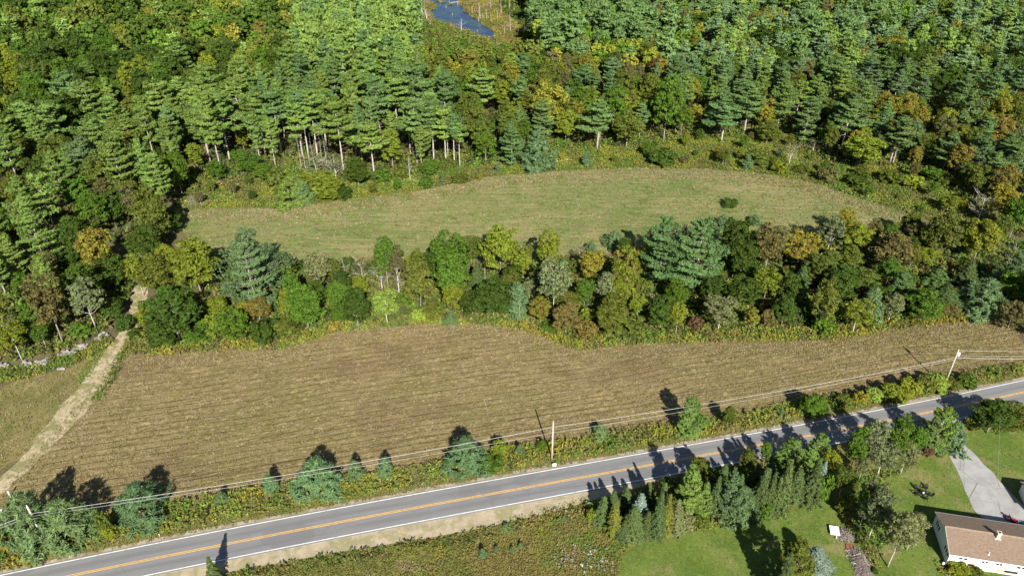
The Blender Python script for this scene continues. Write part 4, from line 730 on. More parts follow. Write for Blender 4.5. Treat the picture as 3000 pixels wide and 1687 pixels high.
# the rest of the woods, far off: one mass
def pack(rest):
    VV = []; CC = []
    low = {}
    for kd, x, y, h, wd, c in rest:
        H0, W0, lst = PROTO[kd]; k = rr.randrange(len(lst))
        if (kd, k) not in low:
            me = lst[k][0]; n = len(me.polygons); co = np.empty(n*12, np.float32); me.vertices.foreach_get('co', co); co = co.reshape(-1, 4, 3)
            sel = RNG.permutation(n)[:900]; q = co[sel]; cen = q.mean(1, keepdims=True); low[(kd, k)] = (cen+(q-cen)*math.sqrt(max(1, n/900))*.9)
        q = low[(kd, k)]; a = rr.random()*6.28; R = np.array([[math.cos(a), math.sin(a), 0], [-math.sin(a), math.cos(a), 0], [0, 0, 1]])
        VV.append((q.reshape(-1, 3)@R)*np.array([wd/W0, wd/W0, h/H0])+np.array([x, y, 0])); j = rr.uniform(.85, 1.15)
        CC.append(np.tile(np.array(TINT[c][0])*j, (len(q), 1)))
    return VV, CC
if FARREST:
    VV, CC = pack(FARREST); VV = np.concatenate(VV); CC = np.concatenate(CC)
    tag(obj('far_woods', mesh_quads('far_woods', VV, M['weed'], {'rnd': ('FLOAT', RNG.random(len(CC))), 'col': ('FLOAT_VECTOR', CC)})), kind='stuff')
print('COUNTS', COUNT, 'far rest', len(FARREST))

# belt and scrub infill: bushes and small trees
def scatter(P, n, dmin, fn, seed):
    q = random.Random(seed); lo, hi = P.min(0), P.max(0); X = np.array([(q.uniform(lo[0], hi[0]), q.uniform(lo[1], hi[1])) for _ in range(n)])
    X = X[pnp(P, X[:, 0], X[:, 1]) & ~pnp(TRACK, X[:, 0], X[:, 1])]
    for x, y in X:
        if abs(x) > .58*y+66: continue
        if near(x, y, dmin): continue
        put(x, y, dmin); fn(x, y, q)
def belt_fill(x, y, q):
    k, c = q.choice((('shrub', 'dg'), ('shrub', 'mg'), ('shrub', 'ol'), ('shrub', 'yg'), ('maple', 'ol'), ('maple', 'mg'), ('oak', 'dg'), ('shrub', 'br')))
    h = q.uniform(2.5, 5) if k == 'shrub' else q.uniform(6, 10); plant(k, (x, y), h, h*.8 if k != 'shrub' else h*1.2, c, place=B_, warm=.3 if c == 'br' else 0)
scatter(BELT, 2600, 5.4, belt_fill, 3)
ROW = poly('K', [(20, 860), (300, 760), (600, 680), (900, 590), (1300, 500), (1945, 400), (1945, 800), (1650, 860), (1450, 930), (1100, 960), (800, 1000), (400, 1080), (120, 960)])
def row_fill(x, y, q):
    k, c = q.choice((('shrub', 'mg'), ('maple', 'mg'), ('spruce', 'sp'), ('spruce', 'gg'), ('mpine', 'pl'), ('spruce', 'mg'), ('maple', 'ol')))
    h = q.uniform(2, 3.2) if k == 'shrub' else q.uniform(4, 7.5); plant(k, (x, y), h, h*(1.2 if k == 'shrub' else .62), c, place=S_)
scatter(ROW, 900, 3.3, row_fill, 8)
def scrub_fill(x, y, q):
    c = q.choice(('ol', 'mg', 'yg', 'ol', 'gd', 'dg', 'br', 'mg')); k = q.choice(('shrub', 'maple', 'maple', 'birch', 'ypine', 'oak')); h = q.uniform(1.6, 3.2) if k == 'shrub' else q.uniform(3, 7)
    plant(k, (x, y), h, h*(q.uniform(1.1, 1.6) if k == 'shrub' else .72), 'py' if k == 'ypine' else c, place=E_)
scatter(SCRUB, 1800, 8.0, scrub_fill, 4)
for x, y, k, c, h, wd in ((136, 158, 'oak', 'dg', 15, 11), (142, 150, 'oak', 'ol', 14, 10), (134, 143, 'pine', 'pn', 15, 9), (141, 166, 'oak', 'br', 14, 10), (150, 160, 'oak', 'dg', 16, 11)): plant(k, (x, y), h, wd, c, place='at the right frame edge')
print('PLANTS', len(PLANTS))
# labels for every plant that has none of its own
BYW = {}
for r_, cat, word, h, x, y, pl, gr, lb in PLANTS:
    if lb: continue
    big = {'shrub': (1.8, 3.2), 'young pine': (3.5, 7.5), 'spruce tree': (6, 10), 'pine tree': (18, 24), 'dead tree': (4, 9)}.get(cat, (9, 15))
    sz = 'small' if h < big[0] else ('tall' if h > big[1] else 'middling')
    art = f'{sz} {word} {cat}'; cand = []
    slim = 'slim ' if r_.scale[0]/max(.01, r_.scale[2]) < .92 else ('broad ' if r_.scale[0]/max(.01, r_.scale[2]) > 1.12 else '')
    if rr.random() < 2: art = f'{sz} {slim}{word} {cat}'
    for k in (0, 1, 2, 3, 4, 5):
        ph = rel_phrase(x, y, k); cand.append(f'{art} {pl} {ph}'.replace('  ', ' ') if pl else f'{art} {ph}')
    a, b = rel_phrase(x, y, 0), rel_phrase(x, y, 1)
    cand += [f'{art} {rel_phrase(x, y, i)} and {rel_phrase(x, y, j)}' for i in range(4) for j in range(i+1, 5)]+[f'{art} {a} and {b}', f'{art} {rel_phrase(x, y, 1)} and {rel_phrase(x, y, 2)}', f'{art} {rel_phrase(x, y, 0)} and {rel_phrase(x, y, 2)}']
    cand = [c for c in cand if len(c.split()) <= 16] or [f'{word} {cat} {pl}']
    L = next((c for c in cand if c not in USED), cand[0] if cand else art)
    USED[L] = USED.get(L, 0)+1
    tag(r_, L, cat, f'{word} {cat}s {pl}'.strip())

# ------------------------------------------------------------------ uncountable low growth
sheet('field_margin', SCRUB, .018, turf_mat('margin_turf', (.10, .105, .03), (.14, .135, .04), (.18, .14, .06), .5, 1.0), jit=.8, step=3, seed=71)
sheet('belt_floor', BELT, .012, turf_mat('belt_turf', (.07, .075, .022), (.10, .10, .03), (.12, .09, .04), .5, 1.0), jit=.8, step=3, seed=72)
PAL = {'gold': (.27, .235, .04), 'yel': (.22, .23, .036), 'grn': (.12, .19, .034), 'lim': (.19, .25, .045), 'olv': (.15, .16, .042), 'och': (.20, .165, .058), 'rus': (.15, .095, .042), 'drk': (.07, .095, .026), 'tan': (.26, .21, .115), 'gry': (.30, .28, .25), 'wht': (.60, .60, .55)}
def weeds(name, P, dens, h, size, pal, seed, nleaf=7, patch=5.0, hvar=.6, dead=None, holes=(), upright=.0):
    g = np.random.default_rng(seed); lo, hi = P.min(0), P.max(0); n = int((hi-lo).prod()*dens)
    X = g.uniform(lo[0], hi[0], n); Y = g.uniform(lo[1], hi[1], n); k = pnp(P, X, Y) & (np.abs(X) < .58*Y+66)
    for hp in holes: k &= ~pnp(hp, X, Y)
    X, Y = X[k], Y[k]; n = len(X)
    if n == 0: return
    hh = h*(1-hvar*.5+hvar*vnoise(X, Y, patch*.6, seed))*g.uniform(.6, 1.15, n)
    ks = list(pal); wt = np.array([pal[q] for q in ks], float); cols = np.array([PAL[q] for q in ks])
    sc = np.stack([np.log(wt[i])+2.6*vnoise(X, Y, patch, seed*13+i*7)+1.6*vnoise(X, Y, patch*.3, seed*5+i*3)+g.gumbel(0, .22, n) for i in range(len(ks))], 1)
    ci = sc.argmax(1); C0 = cols[ci]*g.uniform(.8, 1.2, (n, 1))
    r = size*2.0; base = np.repeat(np.stack([X, Y, np.zeros(n)], 1), nleaf, 0); m = n*nleaf
    t = g.random(m)**.7; off = g.normal(0, 1, (m, 2))*r*.5; C = base; C[:, :2] += off*(1-.4*t)[:, None]; C[:, 2] = np.repeat(hh, nleaf)*t+.05
    nm = g.normal(0, .6, (m, 3))+np.array([0, 0, .75-upright]); s = size*g.uniform(.6, 1.3, m)
    V = diamonds(C, nm, s, s*.5, None, g); cc = np.repeat(C0, nleaf, 0)
    tag(obj(name, mesh_quads(name, V, M['weed'], {'rnd': ('FLOAT', g.random(m)), 'col': ('FLOAT_VECTOR', cc)})), kind='stuff')
def ribbon(pts, wl, wr):
    P = np.asarray(pts); d = np.gradient(P, axis=0); nrm = np.stack([-d[:, 1], d[:, 0]], 1); nrm /= np.linalg.norm(nrm, axis=1, keepdims=True)
    return np.concatenate([P+nrm*wl, (P-nrm*wr)[::-1]])
xh = np.linspace(-110, 150, 60)
hx1, hy1 = road_off(xh, 5.2); edge = poly('d', [(2700, 905), (2576, 917), (2460, 932), (2380, 944), (2160, 987), (2000, 1013), (1900, 1034), (1760, 1055), (1640, 1074), (1480, 1099), (1390, 1114), (1270, 1126), (1100, 1165), (990, 1184), (900, 1199), (740, 1220), (560, 1240), (460, 1260), (280, 1296), (100, 1280), (-20, 1310)])
HEDGE = np.concatenate([np.stack([hx1, hy1], 1), edge])
weeds('hedge_weeds', HEDGE, 3.6, 1.15, .25, {'yel': 1.2, 'grn': 1.0, 'lim': .9, 'olv': 1.0, 'gold': .8, 'och': .6, 'rus': .25, 'drk': .3}, 21, 8, 4.5)
vx1, vy1 = road_off(xh, 4.0); vx2, vy2 = road_off(xh, 6.3)
weeds('verge_grass', np.concatenate([np.stack([vx1, vy1], 1), np.stack([vx2, vy2], 1)[::-1]]), 6, .3, .13, {'olv': 1, 'och': .8, 'grn': .5, 'tan': .5}, 22, 5, 3)
MEADOW = poly('d', [(300, 1510), (430, 1476), (577, 1446), (858, 1397), (1092, 1358), (1209, 1336), (1325, 1310), (1392, 1295), (1490, 1266), (1545, 1275), (1560, 1330), (1590, 1370), (1568, 1400), (1556, 1450), (1560, 1560), (300, 1560)])
weeds('meadow_growth', MEADOW, 12, .38, .15, {'olv': 1.5, 'och': 1.1, 'grn': .7, 'yel': .9, 'gold': .35, 'rus': .12, 'drk': .15, 'lim': .3, 'tan': .5}, 23, 4, 9)
weeds('meadow_edge_growth', ribbon(poly('d', [(430, 1479), (577, 1449), (700, 1427), (858, 1399), (980, 1382), (1092, 1361), (1209, 1339), (1325, 1312), (1392, 1297), (1485, 1269)]), .6, 2.0), 2.6, .85, .24, {'drk': .6, 'olv': 1.2, 'och': 1, 'rus': .3, 'grn': .5}, 24, 9, 4, 1.2)
weeds('seed_heads', poly('d', [(1380, 1395), (1450, 1370), (1540, 1385), (1555, 1440), (1480, 1449), (1400, 1430)]), .9, 1.0, .17, {'wht': 1, 'gry': 1.6}, 25, 8, 1.8)
weeds('shoulder_grass', poly('d', [(1250, 1310), (1330, 1290), (1420, 1265), (1470, 1250), (1480, 1262), (1400, 1285), (1330, 1304), (1255, 1322)]), 5, .22, .13, {'lim': 1, 'grn': 1, 'olv': .8}, 26, 5, 2.5)
weeds('hedge_flowers', poly('d', [(930, 1190), (1100, 1165), (1100, 1215), (940, 1245)]), .18, 1.3, .12, {'wht': 1}, 27, 8, 3)
nb = [(-30, 1262), (300, 893), (335, 889), (420, 894), (500, 885), (600, 877), (690, 883), (760, 863), (850, 836), (930, 825), (1000, 821), (1060, 816), (1150, 814), (1250, 820), (1310, 829), (1370, 848), (1420, 873), (1480, 881), (1560, 868), (1700, 863), (1850, 858), (1967, 858), (2067, 857), (2150, 846), (2217, 833), (2350, 817), (2484, 804), (2620, 820)]
def dense(pts, k=12):
    P = poly('d', pts); return np.concatenate([P[i]+(P[i+1]-P[i])*np.arange(k)[:, None]/k for i in range(len(P)-1)])
weeds('hay_stubble', NEAR, 3.0, .16, .17, {'tan': 1.5, 'och': 1.3, 'olv': .45, 'rus': .3}, 81, 3, 2.2)
weeds('headland_straw', ribbon(dense(nb[1:]), .3, 5.5), 5, .14, .2, {'tan': 2, 'och': .8, 'olv': .3}, 88, 3, 3)
weeds('field_edge_straw', ribbon(dense([(476, 530), (540, 526), (680, 526), (760, 521), (870, 505), (1000, 490), (1070, 480), (1150, 463), (1220, 449), (1300, 441), (1400, 433), (1500, 427), (1600, 424), (1700, 425), (1800, 429), (1900, 437), (2000, 452), (2080, 472), (2150, 497), (2230, 520), (2300, 543)]), .5, 9), 2.2, .15, .3, {'tan': 2.2, 'och': .5, 'olv': .5}, 89, 3, 6)
weeds('turf_tufts', FAR, 1.1, .18, .26, {'tan': 1.2, 'olv': 1.1, 'grn': .8, 'och': .5}, 82, 3, 4)
weeds('left_field_tufts', LEFTF, 3, .2, .18, {'tan': 1.2, 'olv': 1, 'och': .8, 'grn': .5}, 83, 3, 3)
weeds('lawn_tufts', LAWN, 5, .07, .1, {'grn': 1, 'olv': 1, 'tan': .55, 'lim': .4}, 87, 2, 5, holes=(DRIVE,))
weeds('track_straw', TRACK, 1.6, .1, .15, {'tan': 1.8, 'gry': .6, 'olv': .5}, 84, 3, 2)
weeds('wood_edge_growth', ribbon(dense([(452, 500), (520, 470), (640, 448), (700, 430), (900, 453), (1040, 438), (1160, 418), (1290, 403), (1380, 393), (1450, 368), (1600, 363), (1800, 343), (1930, 333), (2010, 358), (2100, 418), (2200, 408), (2300, 430), (2400, 490), (2470, 560), (2600, 600)]), 16, 3), 1.0, 2.0, .42, {'olv': 1.2, 'grn': 1, 'drk': .8, 'yel': .6, 'och': .4, 'lim': .4}, 85, 9, 6)
weeds('belt_edge_goldenrod', ribbon(dense(nb[1:]), 5.2, .5), 3.8, 1.0, .27, {'yel': 1.2, 'lim': .9, 'gold': .9, 'och': .6, 'olv': .9, 'grn': .7, 'rus': .2}, 31, 8, 5)
weeds('belt_undergrowth', BELT, .9, 1.6, .42, {'drk': 1, 'olv': 1, 'grn': .9, 'yel': .4, 'och': .4}, 32, 9, 5, holes=(TRACK,))
weeds('belt_back_grass', ribbon(dense([(470, 600), (540, 642), (640, 666), (740, 662), (900, 655), (1100, 658), (1300, 656), (1440, 650), (1560, 642), (1800, 622), (2000, 606), (2230, 594), (2300, 560)]), 1, 4), 2, .8, .28, {'tan': .8, 'och': .8, 'olv': 1, 'yel': .5}, 33, 7, 4)
weeds('field_margin_scrub', SCRUB, 3.0, .95, .27, {'yel': 1.3, 'olv': 1.4, 'grn': 1.1, 'gold': .35, 'och': .3, 'lim': 1.0, 'drk': .15}, 34, 7, 7)
weeds('wood_undergrowth', WOODS, .16, 2.6, .75, {'drk': 1.2, 'olv': 1, 'grn': .5, 'och': .3}, 35, 8, 9, holes=(MARSH, TRACK, LEFTF))
weeds('marsh_growth', MARSH, 1.0, .9, .42, {'och': 1.1, 'gold': .6, 'olv': 1.3, 'yel': 1.0, 'tan': .8, 'rus': .15}, 36, 6, 9, holes=(POND,))
weeds('marsh_shrub_growth', poly('P', [(-60, 450), (300, 560), (600, 480), (950, 640), (1150, 720), (1350, 800), (1800, 980), (1500, 1150), (700, 1150), (100, 900)]), .5, 2.6, .5, {'olv': 1.4, 'och': .25, 'grn': 1.2, 'yel': .5, 'drk': .4}, 37, 14, 9, holes=(POND,))
for i, (x, y, a, b) in enumerate(((470, 180, 90, 40), (690, 60, 60, 18), (850, 95, 40, 22), (1130, 120, 60, 26), (1200, 250, 80, 30), (1330, 380, 60, 18), (620, 30, 60, 18))):
    th = np.linspace(0, 6.28, 14)[:-1]; weeds('reed_island', poly('P', [(x+a*math.cos(q), y+b*math.sin(q)) for q in th]), 1.6, .7, .4, {'och': 1.2, 'rus': .5, 'olv': .6, 'yel': .4}, 40+i, 6, 8)
weeds('wall_side_weeds', ribbon(np.array([G('L', a, b)[:2] for a, b in ((-60, 420), (0, 400), (100, 385), (200, 370), (300, 345), (400, 300), (500, 285), (600, 255), (700, 200), (800, 140), (850, 110))]), 2.2, 3.0), 4, .9, .26, {'gold': .5, 'yel': 1, 'grn': 1.2, 'olv': .9}, 50, 8, 4)
weeds('track_side_grass', ribbon(np.array([G('L', a, b)[:2] for a, b in ((960, 230), (930, 290), (880, 380), (840, 450), (760, 590))]), 1.2, 1.6), 5, .45, .2, {'grn': 1, 'olv': 1, 'drk': .8}, 51, 6, 3)
weeds('green_verge', poly('L', [(700, 250), (800, 180), (830, 175), (760, 300), (680, 420), (620, 470), (600, 400)]), 7, .25, .16, {'grn': 1.6, 'lim': .5}, 52, 5, 4)
weeds('left_corner_weeds', poly('f', [(-60, 1520), (30, 1490), (110, 1560), (180, 1610), (120, 1660), (-60, 1680)]), 5, .9, .24, {'och': 1.2, 'gold': .8, 'rus': .6, 'olv': .8}, 53, 8, 3)
weeds('lawn_tree_skirt', poly('K', [(380, 1100), (620, 1040), (850, 1010), (1100, 960), (1450, 940), (1650, 880), (1900, 830), (1900, 880), (1660, 950), (1450, 985), (1100, 1020), (800, 1070), (600, 1100), (430, 1165)]), 4, .55, .22, {'yel': 1, 'och': .8, 'lim': 1, 'olv': .8, 'grn': .6}, 54, 7, 3)
weeds('row_undergrowth', poly('K', [(0, 800), (300, 720), (600, 620), (900, 520), (1300, 430), (1945, 330), (1945, 830), (1450, 950), (800, 1020), (400, 1090), (100, 960)]), 1.6, 1.3, .3, {'drk': 1, 'olv': 1, 'grn': 1, 'yel': .3}, 55, 8, 4)
weeds('tree_line_weeds', poly('J', [(660, 860), (760, 900), (830, 1040), (900, 1150), (1000, 1290), (1040, 1400), (980, 1420), (900, 1290), (820, 1180), (740, 1080), (690, 1000), (600, 760)]), 4.5, .8, .2, {'och': 1, 'olv': 1, 'gold': .5, 'drk': .6}, 56, 8, 3)
weeds('birch_side_growth', poly('J', [(700, 650), (1000, 620), (1330, 520), (1330, 580), (1100, 680), (960, 760), (1000, 900), (1060, 1100), (1040, 1300), (960, 1200), (860, 1000), (760, 860)]), 2.6, .8, .24, {'olv': 1, 'grn': 1, 'lim': .4, 'drk': .6}, 57, 8, 3)
weeds('house_bed_growth', poly('M', [(1270, 1320), (1400, 1345), (1650, 1405), (1850, 1455), (2000, 1510), (1900, 1600), (1500, 1600), (1220, 1420), (1150, 1250), (1190, 1250)]), 7, .5, .17, {'yel': 1, 'olv': 1, 'grn': .8, 'tan': .3}, 58, 8, 2)
weeds('drive_corner_grass', poly('I', [(1930, 330), (2000, 360), (2010, 470), (1960, 560), (1900, 520)]), 4, .4, .18, {'grn': 1, 'olv': 1, 'tan': .5}, 59, 6, 2)
# ------------------------------------------------------------------ stone wall, brush piles, soil patches
sheet('bare_earth', poly('d', [(573, 463), (590, 445), (597, 405), (606, 395), (612, 440), (622, 458), (600, 465)]), .04, soil_mat('bare_earth', (.36, .27, .18), (.44, .34, .24), (.2, .17, .06), .35), jit=.4, step=1, seed=61)
def shadeless(): pass
def rock_mesh(seed, s=1.0):
    import bmesh
    bm = bmesh.new(); bmesh.ops.create_icosphere(bm, subdivisions=1, radius=1); q = random.Random(seed)
    sx, sy, sz = q.uniform(.7, 1.3), q.uniform(.6, 1.0), q.uniform(.45, .75)
    for v in bm.verts: v.co = Vector((v.co.x*sx, v.co.y*sy, v.co.z*sz))*q.uniform(.8, 1.15)*s
    me = bpy.data.meshes.new('stone'); bm.to_mesh(me); bm.free(); me.materials.append(M['stone']); return me
ROCKS = [rock_mesh(i) for i in range(6)]
wl = np.array([G('L', a, b)[:2] for a, b in ((-80, 350), (0, 330), (60, 318), (150, 300), (240, 315), (300, 312), (360, 290), (430, 262), (500, 232), (560, 232), (620, 200), (700, 160), (820, 80))])
weeds('left_wood_growth', poly('L', [(-120, 330), (0, 300), (200, 280), (420, 240), (620, 170), (820, 50), (960, -140), (1060, -300), (900, -420), (400, -500), (-200, -500)]), 1.1, 1.9, .36, {'olv': 1.2, 'grn': 1, 'drk': .7, 'yel': .6, 'och': .4, 'lim': .3}, 86, 9, 5, holes=(TRACK,))
sw = tag(empty('stone_wall', (wl[3][0], wl[3][1], 0)), 'tumbled grey stone wall along the edge of the left woods', 'stone wall')
q = random.Random(9); segl = np.linalg.norm(np.diff(wl, axis=0), axis=1); cum = np.concatenate([[0], np.cumsum(segl)])
def wallpt(s): return np.array([np.interp(s, cum, wl[:, 0]), np.interp(s, cum, wl[:, 1])])
for i in range(230):
    s_ = q.random(); p = wallpt(s_*cum[-1])
    if math.sin(s_*19+1.0) < -.55: continue
    o = obj('stone', ROCKS[i % 6], sw); s = q.uniform(.28, .62); hz = q.random()
    o.location = (p[0]+q.gauss(0, .75)*(1-.4*hz)-wl[3][0], p[1]+q.gauss(0, .75)*(1-.4*hz)-wl[3][1], .12+hz*.6); o.scale = (s*1.3, s, s*.8); o.rotation_euler = (q.uniform(-.4, .4), q.uniform(-.4, .4), q.random()*6.28)
for t, x, y, s, l in (('L', 472, 345, .7, 'grey boulder lying in the grass below the stone wall'),):
    p = G(t, x, y); o = obj('boulder', ROCKS[2], None, (p[0], p[1], .2)); o.scale = (s*1.4, s, s*.7); tag(o, l, 'boulder')
p = G('D', 1290, 790); sp = tag(empty('stone_pile', (p[0], p[1], 0)), 'heap of pale stones beside the dirt track in the belt', 'stone pile')
for i in range(26):
    o = obj('stone', ROCKS[i % 6], sp, (q.gauss(0, 1.1), q.gauss(0, .9), q.uniform(.1, .7))); s = q.uniform(.3, .6); o.scale = (s, s, s*.8); o.rotation_euler = (0, 0, q.random()*6.28)
def brush_pile(P, h, label, seed, mat='dead_wood', n=420, l=(.5, 1.8)):
    g = random.Random(seed); c = P.mean(0); lo, hi = P.min(0), P.max(0); m = Mix(); k = 0; big = Mix()
    while k < n:
        x, y = g.uniform(lo[0], hi[0]), g.uniform(lo[1], hi[1])
        if not pnp(P, [x], [y])[0]: continue
        k += 1; e = min(1, np.linalg.norm((np.array([x, y])-c)/(hi-lo)*2)); z = h*(1-e*e)*g.uniform(.3, 1)+.05; a = g.random()*6.28; L = g.uniform(*l)*.5; dz = g.uniform(-.25, .25)*L
        (big if k % 40 == 0 else m).tube([(x-c[0]-math.cos(a)*L, y-c[1]-math.sin(a)*L, max(.03, z-dz)), (x-c[0], y-c[1], z+.06), (x-c[0]+math.cos(a)*L, y-c[1]+math.sin(a)*L, max(.03, z+dz))], (.06 if k % 40 == 0 else g.uniform(.018, .035)), 4)
    r = tag(empty('brush_pile', (c[0], c[1], 0)), label, 'brush pile'); tag(obj('twigs', m.mesh('twigs', M['twig']), r), kind='stuff'); obj('branches', big.mesh('branches', M[mat]), r)
M['twig'] = plain('twig', (.20, .165, .145), .9, .4, 3.0)
M['chip'] = plain('chip', (.42, .35, .27), .9, .3, 3.0)
brush_pile(poly('N', [(540, 300), (640, 280), (760, 360), (830, 460), (820, 560), (640, 560), (520, 470)]), .7, 'smaller grey brush pile right beside the white cart', 3, n=420)
brush_pile(poly('N', [(720, 780), (950, 760), (1120, 930), (1260, 1060), (1290, 1300), (1300, 1560), (1040, 1560), (940, 1350), (860, 1060), (760, 900)]), 1.0, 'long grey brush pile running to the bottom edge below the white cart', 4, n=900)
brush_pile(poly('d', [(455, 520), (475, 500), (500, 488), (530, 490), (525, 512), (490, 524)]), 1.4, 'pale heap of brush at the left corner of the green field', 5, n=500, l=(1., 3.))
tag(obj('dirt_mound', None), None) if False else None
# rusty red lid at the head of the long pile
p = G('N', 800, 730); m = Mix(); m.box((0, 0, .18), (1.7, 1.1, .08)); m.box((0, 0, .07), (1.5, .9, .14)); o = obj('rusty_sheet', m.mesh('rusty_sheet', plain('rust', (.24, .075, .045), .8, .4, 3.0)), None, (p[0], p[1], 0), rad(-15)); tag(o, 'rusty red sheet at the head of the long brush pile', 'metal sheet')
# flat white cart with a draw pole
p = G('N', 390, 290, .5); ang = rad(-12)
ct = tag(empty('garden_cart', (p[0], p[1], 0), ang), 'flat white cart with a draw pole on the lawn edge', 'cart')
m = Mix(); m.box((0, 0, .55), (1.65, 2.1, .07)); m.box((0, 0, .5), (1.5, 1.95, .04)); obj('deck', m.mesh('deck', M['white_paint']), ct)
m = Mix(); m.tube([(.15, .1, .62), (.15, -1.0, .60), (.15, -1.75, .35)], .06, 8); obj('draw_pole', m.mesh('draw_pole', M['white_paint']), ct)
m = Mix(); m.tube([(.42, .15, .60), (.42, -1.0, .60), (.42, -2.0, .3)], .03, 6); obj('brace_rod', m.mesh('brace_rod', M['metal']), ct)
for sx in (-1, 1):
    m = Mix(); m.tube([(sx*.62-.06, .3, .24), (sx*.62+.06, .3, .24)], .24, 14); w_ = obj('wheel', m.mesh('wheel', M['black_plastic']), ct); m = Mix(); m.tube([(sx*.62-.07, .3, .24), (sx*.62+.07, .3, .24)], .1, 10); obj('hub', m.mesh('hub', M['white_paint']), w_)
m = Mix(); m.box((0, .3, .36), (1.2, .08, .2)); obj('axle', m.mesh('axle', M['metal']), ct)

# ------------------------------------------------------------------ poles and wires
def utility_pole(B, h, label, r=.15, cross=False, can=False, rz=0.0):
    t = tag(empty('utility_pole', (B[0], B[1], 0), rz), label, 'utility pole', None); m = Mix(); m.tube([(0, 0, -.3), (0, 0, h*.5), (0, 0, h)], [r*1.15, r, r*.78], 10); obj('shaft', m.mesh('shaft', M['pole_wood'], True), t)
    m = Mix(); m.box((0, 0, h-1.25), (.12, .5, .1)); m.tube([(0, -.22, h-1.25), (0, -.22, h-1.0)], .05, 6); obj('cable_bracket', m.mesh('cable_bracket', M['metal']), t)
    m = Mix(); m.tube([(0, 0, h-.02), (0, 0, h+.28)], [.05, .06], 8); obj('insulator', m.mesh('insulator', M['white_paint']), t)
    if can:
        m = Mix(); m.tube([(.33, -.1, h-1.5), (.33, -.1, h-1.42), (.33, -.1, h-.62), (.33, -.1, h-.55)], [.22, .26, .26, .2], 14); c = obj('transformer', m.mesh('transformer', plain('transformer_grey', (.62, .66, .70), .4, .06, 2)), t)
        m = Mix(); [m.tube([(.33+dx, -.1, h-.56), (.33+dx, -.1, h-.3)], [.045, .03], 6) for dx in (-.1, .1)]; obj('bushing', m.mesh('bushing', M['metal']), c)
    m = Mix(); m.tube([(.02, -.17, .1), (.02, -.16, h*.55)], .018, 5); obj('ground_wire', m.mesh('ground_wire', M['wire']), t)
    return t
PM = at(1616.5, 1350); PR = at(2765, 1132); PL = np.array([*at(78.7, 1482, 10.5)[:2], 0]); PS = at(2897.7, 1252.6)
utility_pole(PM, 10.7, 'bare utility pole near the middle of the road hedge', .17); utility_pole(PR, 10.5, 'utility pole with a grey transformer at the right', .17, can=True)
utility_pole(PL, 10.5, 'utility pole rising out of the pine at the left edge', .2); utility_pole(PS, 7.3, 'short service pole in the bushes south of the road', .14)
def wire(a, b, sag, r, label, lashed=False):
    s = np.linspace(0, 1, 26); P = np.array(a)+(np.array(b)-np.array(a))*s[:, None]; P[:, 2] -= sag*4*s*(1-s)
    c = P.mean(0); m = Mix(); m.tube(P-c, r, 5); t = obj('power_line', m.mesh('power_line', M['wire'], True), None, tuple(c)); return tag(t, label, 'cable')
zl = lambda P, z, dy=0.0: (P[0], P[1]+dy, z)
FL = np.array([PL[0]-30, PL[1]-17, 0]); FR = np.array([PR[0]+32, PR[1]+1, 0])
wire(zl(PL, 8.6), zl(PM, 9.4), .9, .036, 'thick upper cable over the hedge between left and middle poles'); wire(zl(PL, 8.2, -.25), zl(PM, 8.1, -.25), .8, .022, 'thin lower cable over the hedge between left and middle poles')
wire(zl(PM, 9.4), zl(PR, 8.4), .9, .036, 'thick upper cable between the middle pole and transformer pole'); wire(zl(PM, 8.1, -.25), zl(PR, 8.0, -.25), .8, .022, 'thin lower cable between the middle pole and transformer pole')
wire(zl(PL, 8.6), zl(FL, 8.6), .5, .036, 'upper cable leaving the left pole to the lower left'); wire(zl(PL, 8.2, -.25), zl(FL, 8.1, -.25), .5, .022, 'lower cable leaving the left pole to the lower left')
for z, r, l in ((10.5, .03, 'topmost thin wire'), (9.1, .022, 'faint middle wire'), (8.4, .04, 'thick lowest cable')): wire(zl(PR, z), zl(FR, z-.6), .4, r, l+' leaving the transformer pole to the right edge')
HX = np.array([88., 91., 4.6]); wire((PS[0], PS[1], 7.1), tuple(HX), .5, .011, 'thin service wire from the short pole to the house')
wire((PS[0], PS[1], 7.0), (PR[0], PR[1], 8.2), .4, .011, 'thin service wire crossing the road between the two right poles')
# ------------------------------------------------------------------ small things by the road
p = G('f', 1624, 1367); sg = tag(empty('yard_sign', (p[0], p[1], 0), rad(6)), 'small square white yard sign with blue marks on the grass verge', 'sign')
m = Mix(); m.box((0, 0, .62), (.74, .035, .78)); obj('panel', m.mesh('panel', M['white_paint']), sg)
m = Mix(); [m.box((dx, .025, .2), (.04, .03, .45)) for dx in (-.28, .28)]; obj('stake', m.mesh('stake', M['metal']), sg)
m = Mix(); m.box((-.16, -.021, .84), (.13, .012, .13)); m.add([(-.2, -.022, .34), (.0, -.022, .34), (-.1, -.022, .46)], [(0, 1, 2)])
arc = [(.04, .86), (.10, .78), (.14, .66), (.15, .52), (.14, .38)]
for (a, b), (c, d) in zip(arc[:-1], arc[1:]): m.add([(a-.04, -.022, b), (a+.05, -.022, b), (c+.05, -.022, d), (c-.04, -.022, d)], [(3, 2, 1, 0)])
obj('mark', m.mesh('mark', M['blue_ink']), sg)
p = G('f', 32, 1456); m = Mix(); m.tube([(0, 0, -.2), (0, 0, .9), (0, 0, 1.85)], [.19, .18, .17], 9); tag(obj('gate_post', m.mesh('gate_post', M['pole_wood'], True), None, (p[0], p[1], 0)), 'short weathered wooden post at the foot of the track', 'post')
p = G('f', 5, 1500); o = obj('boulder', ROCKS[1].copy(), None, (p[0], p[1], .35)); o.data.materials.clear(); o.data.materials.append(plain('white_stone', (.75, .74, .72), .7, .08, 2)); o.scale = (.85, .55, .75); o.rotation_euler = (0, 0, .4); tag(o, 'white boulder at the left frame edge near the post', 'boulder')
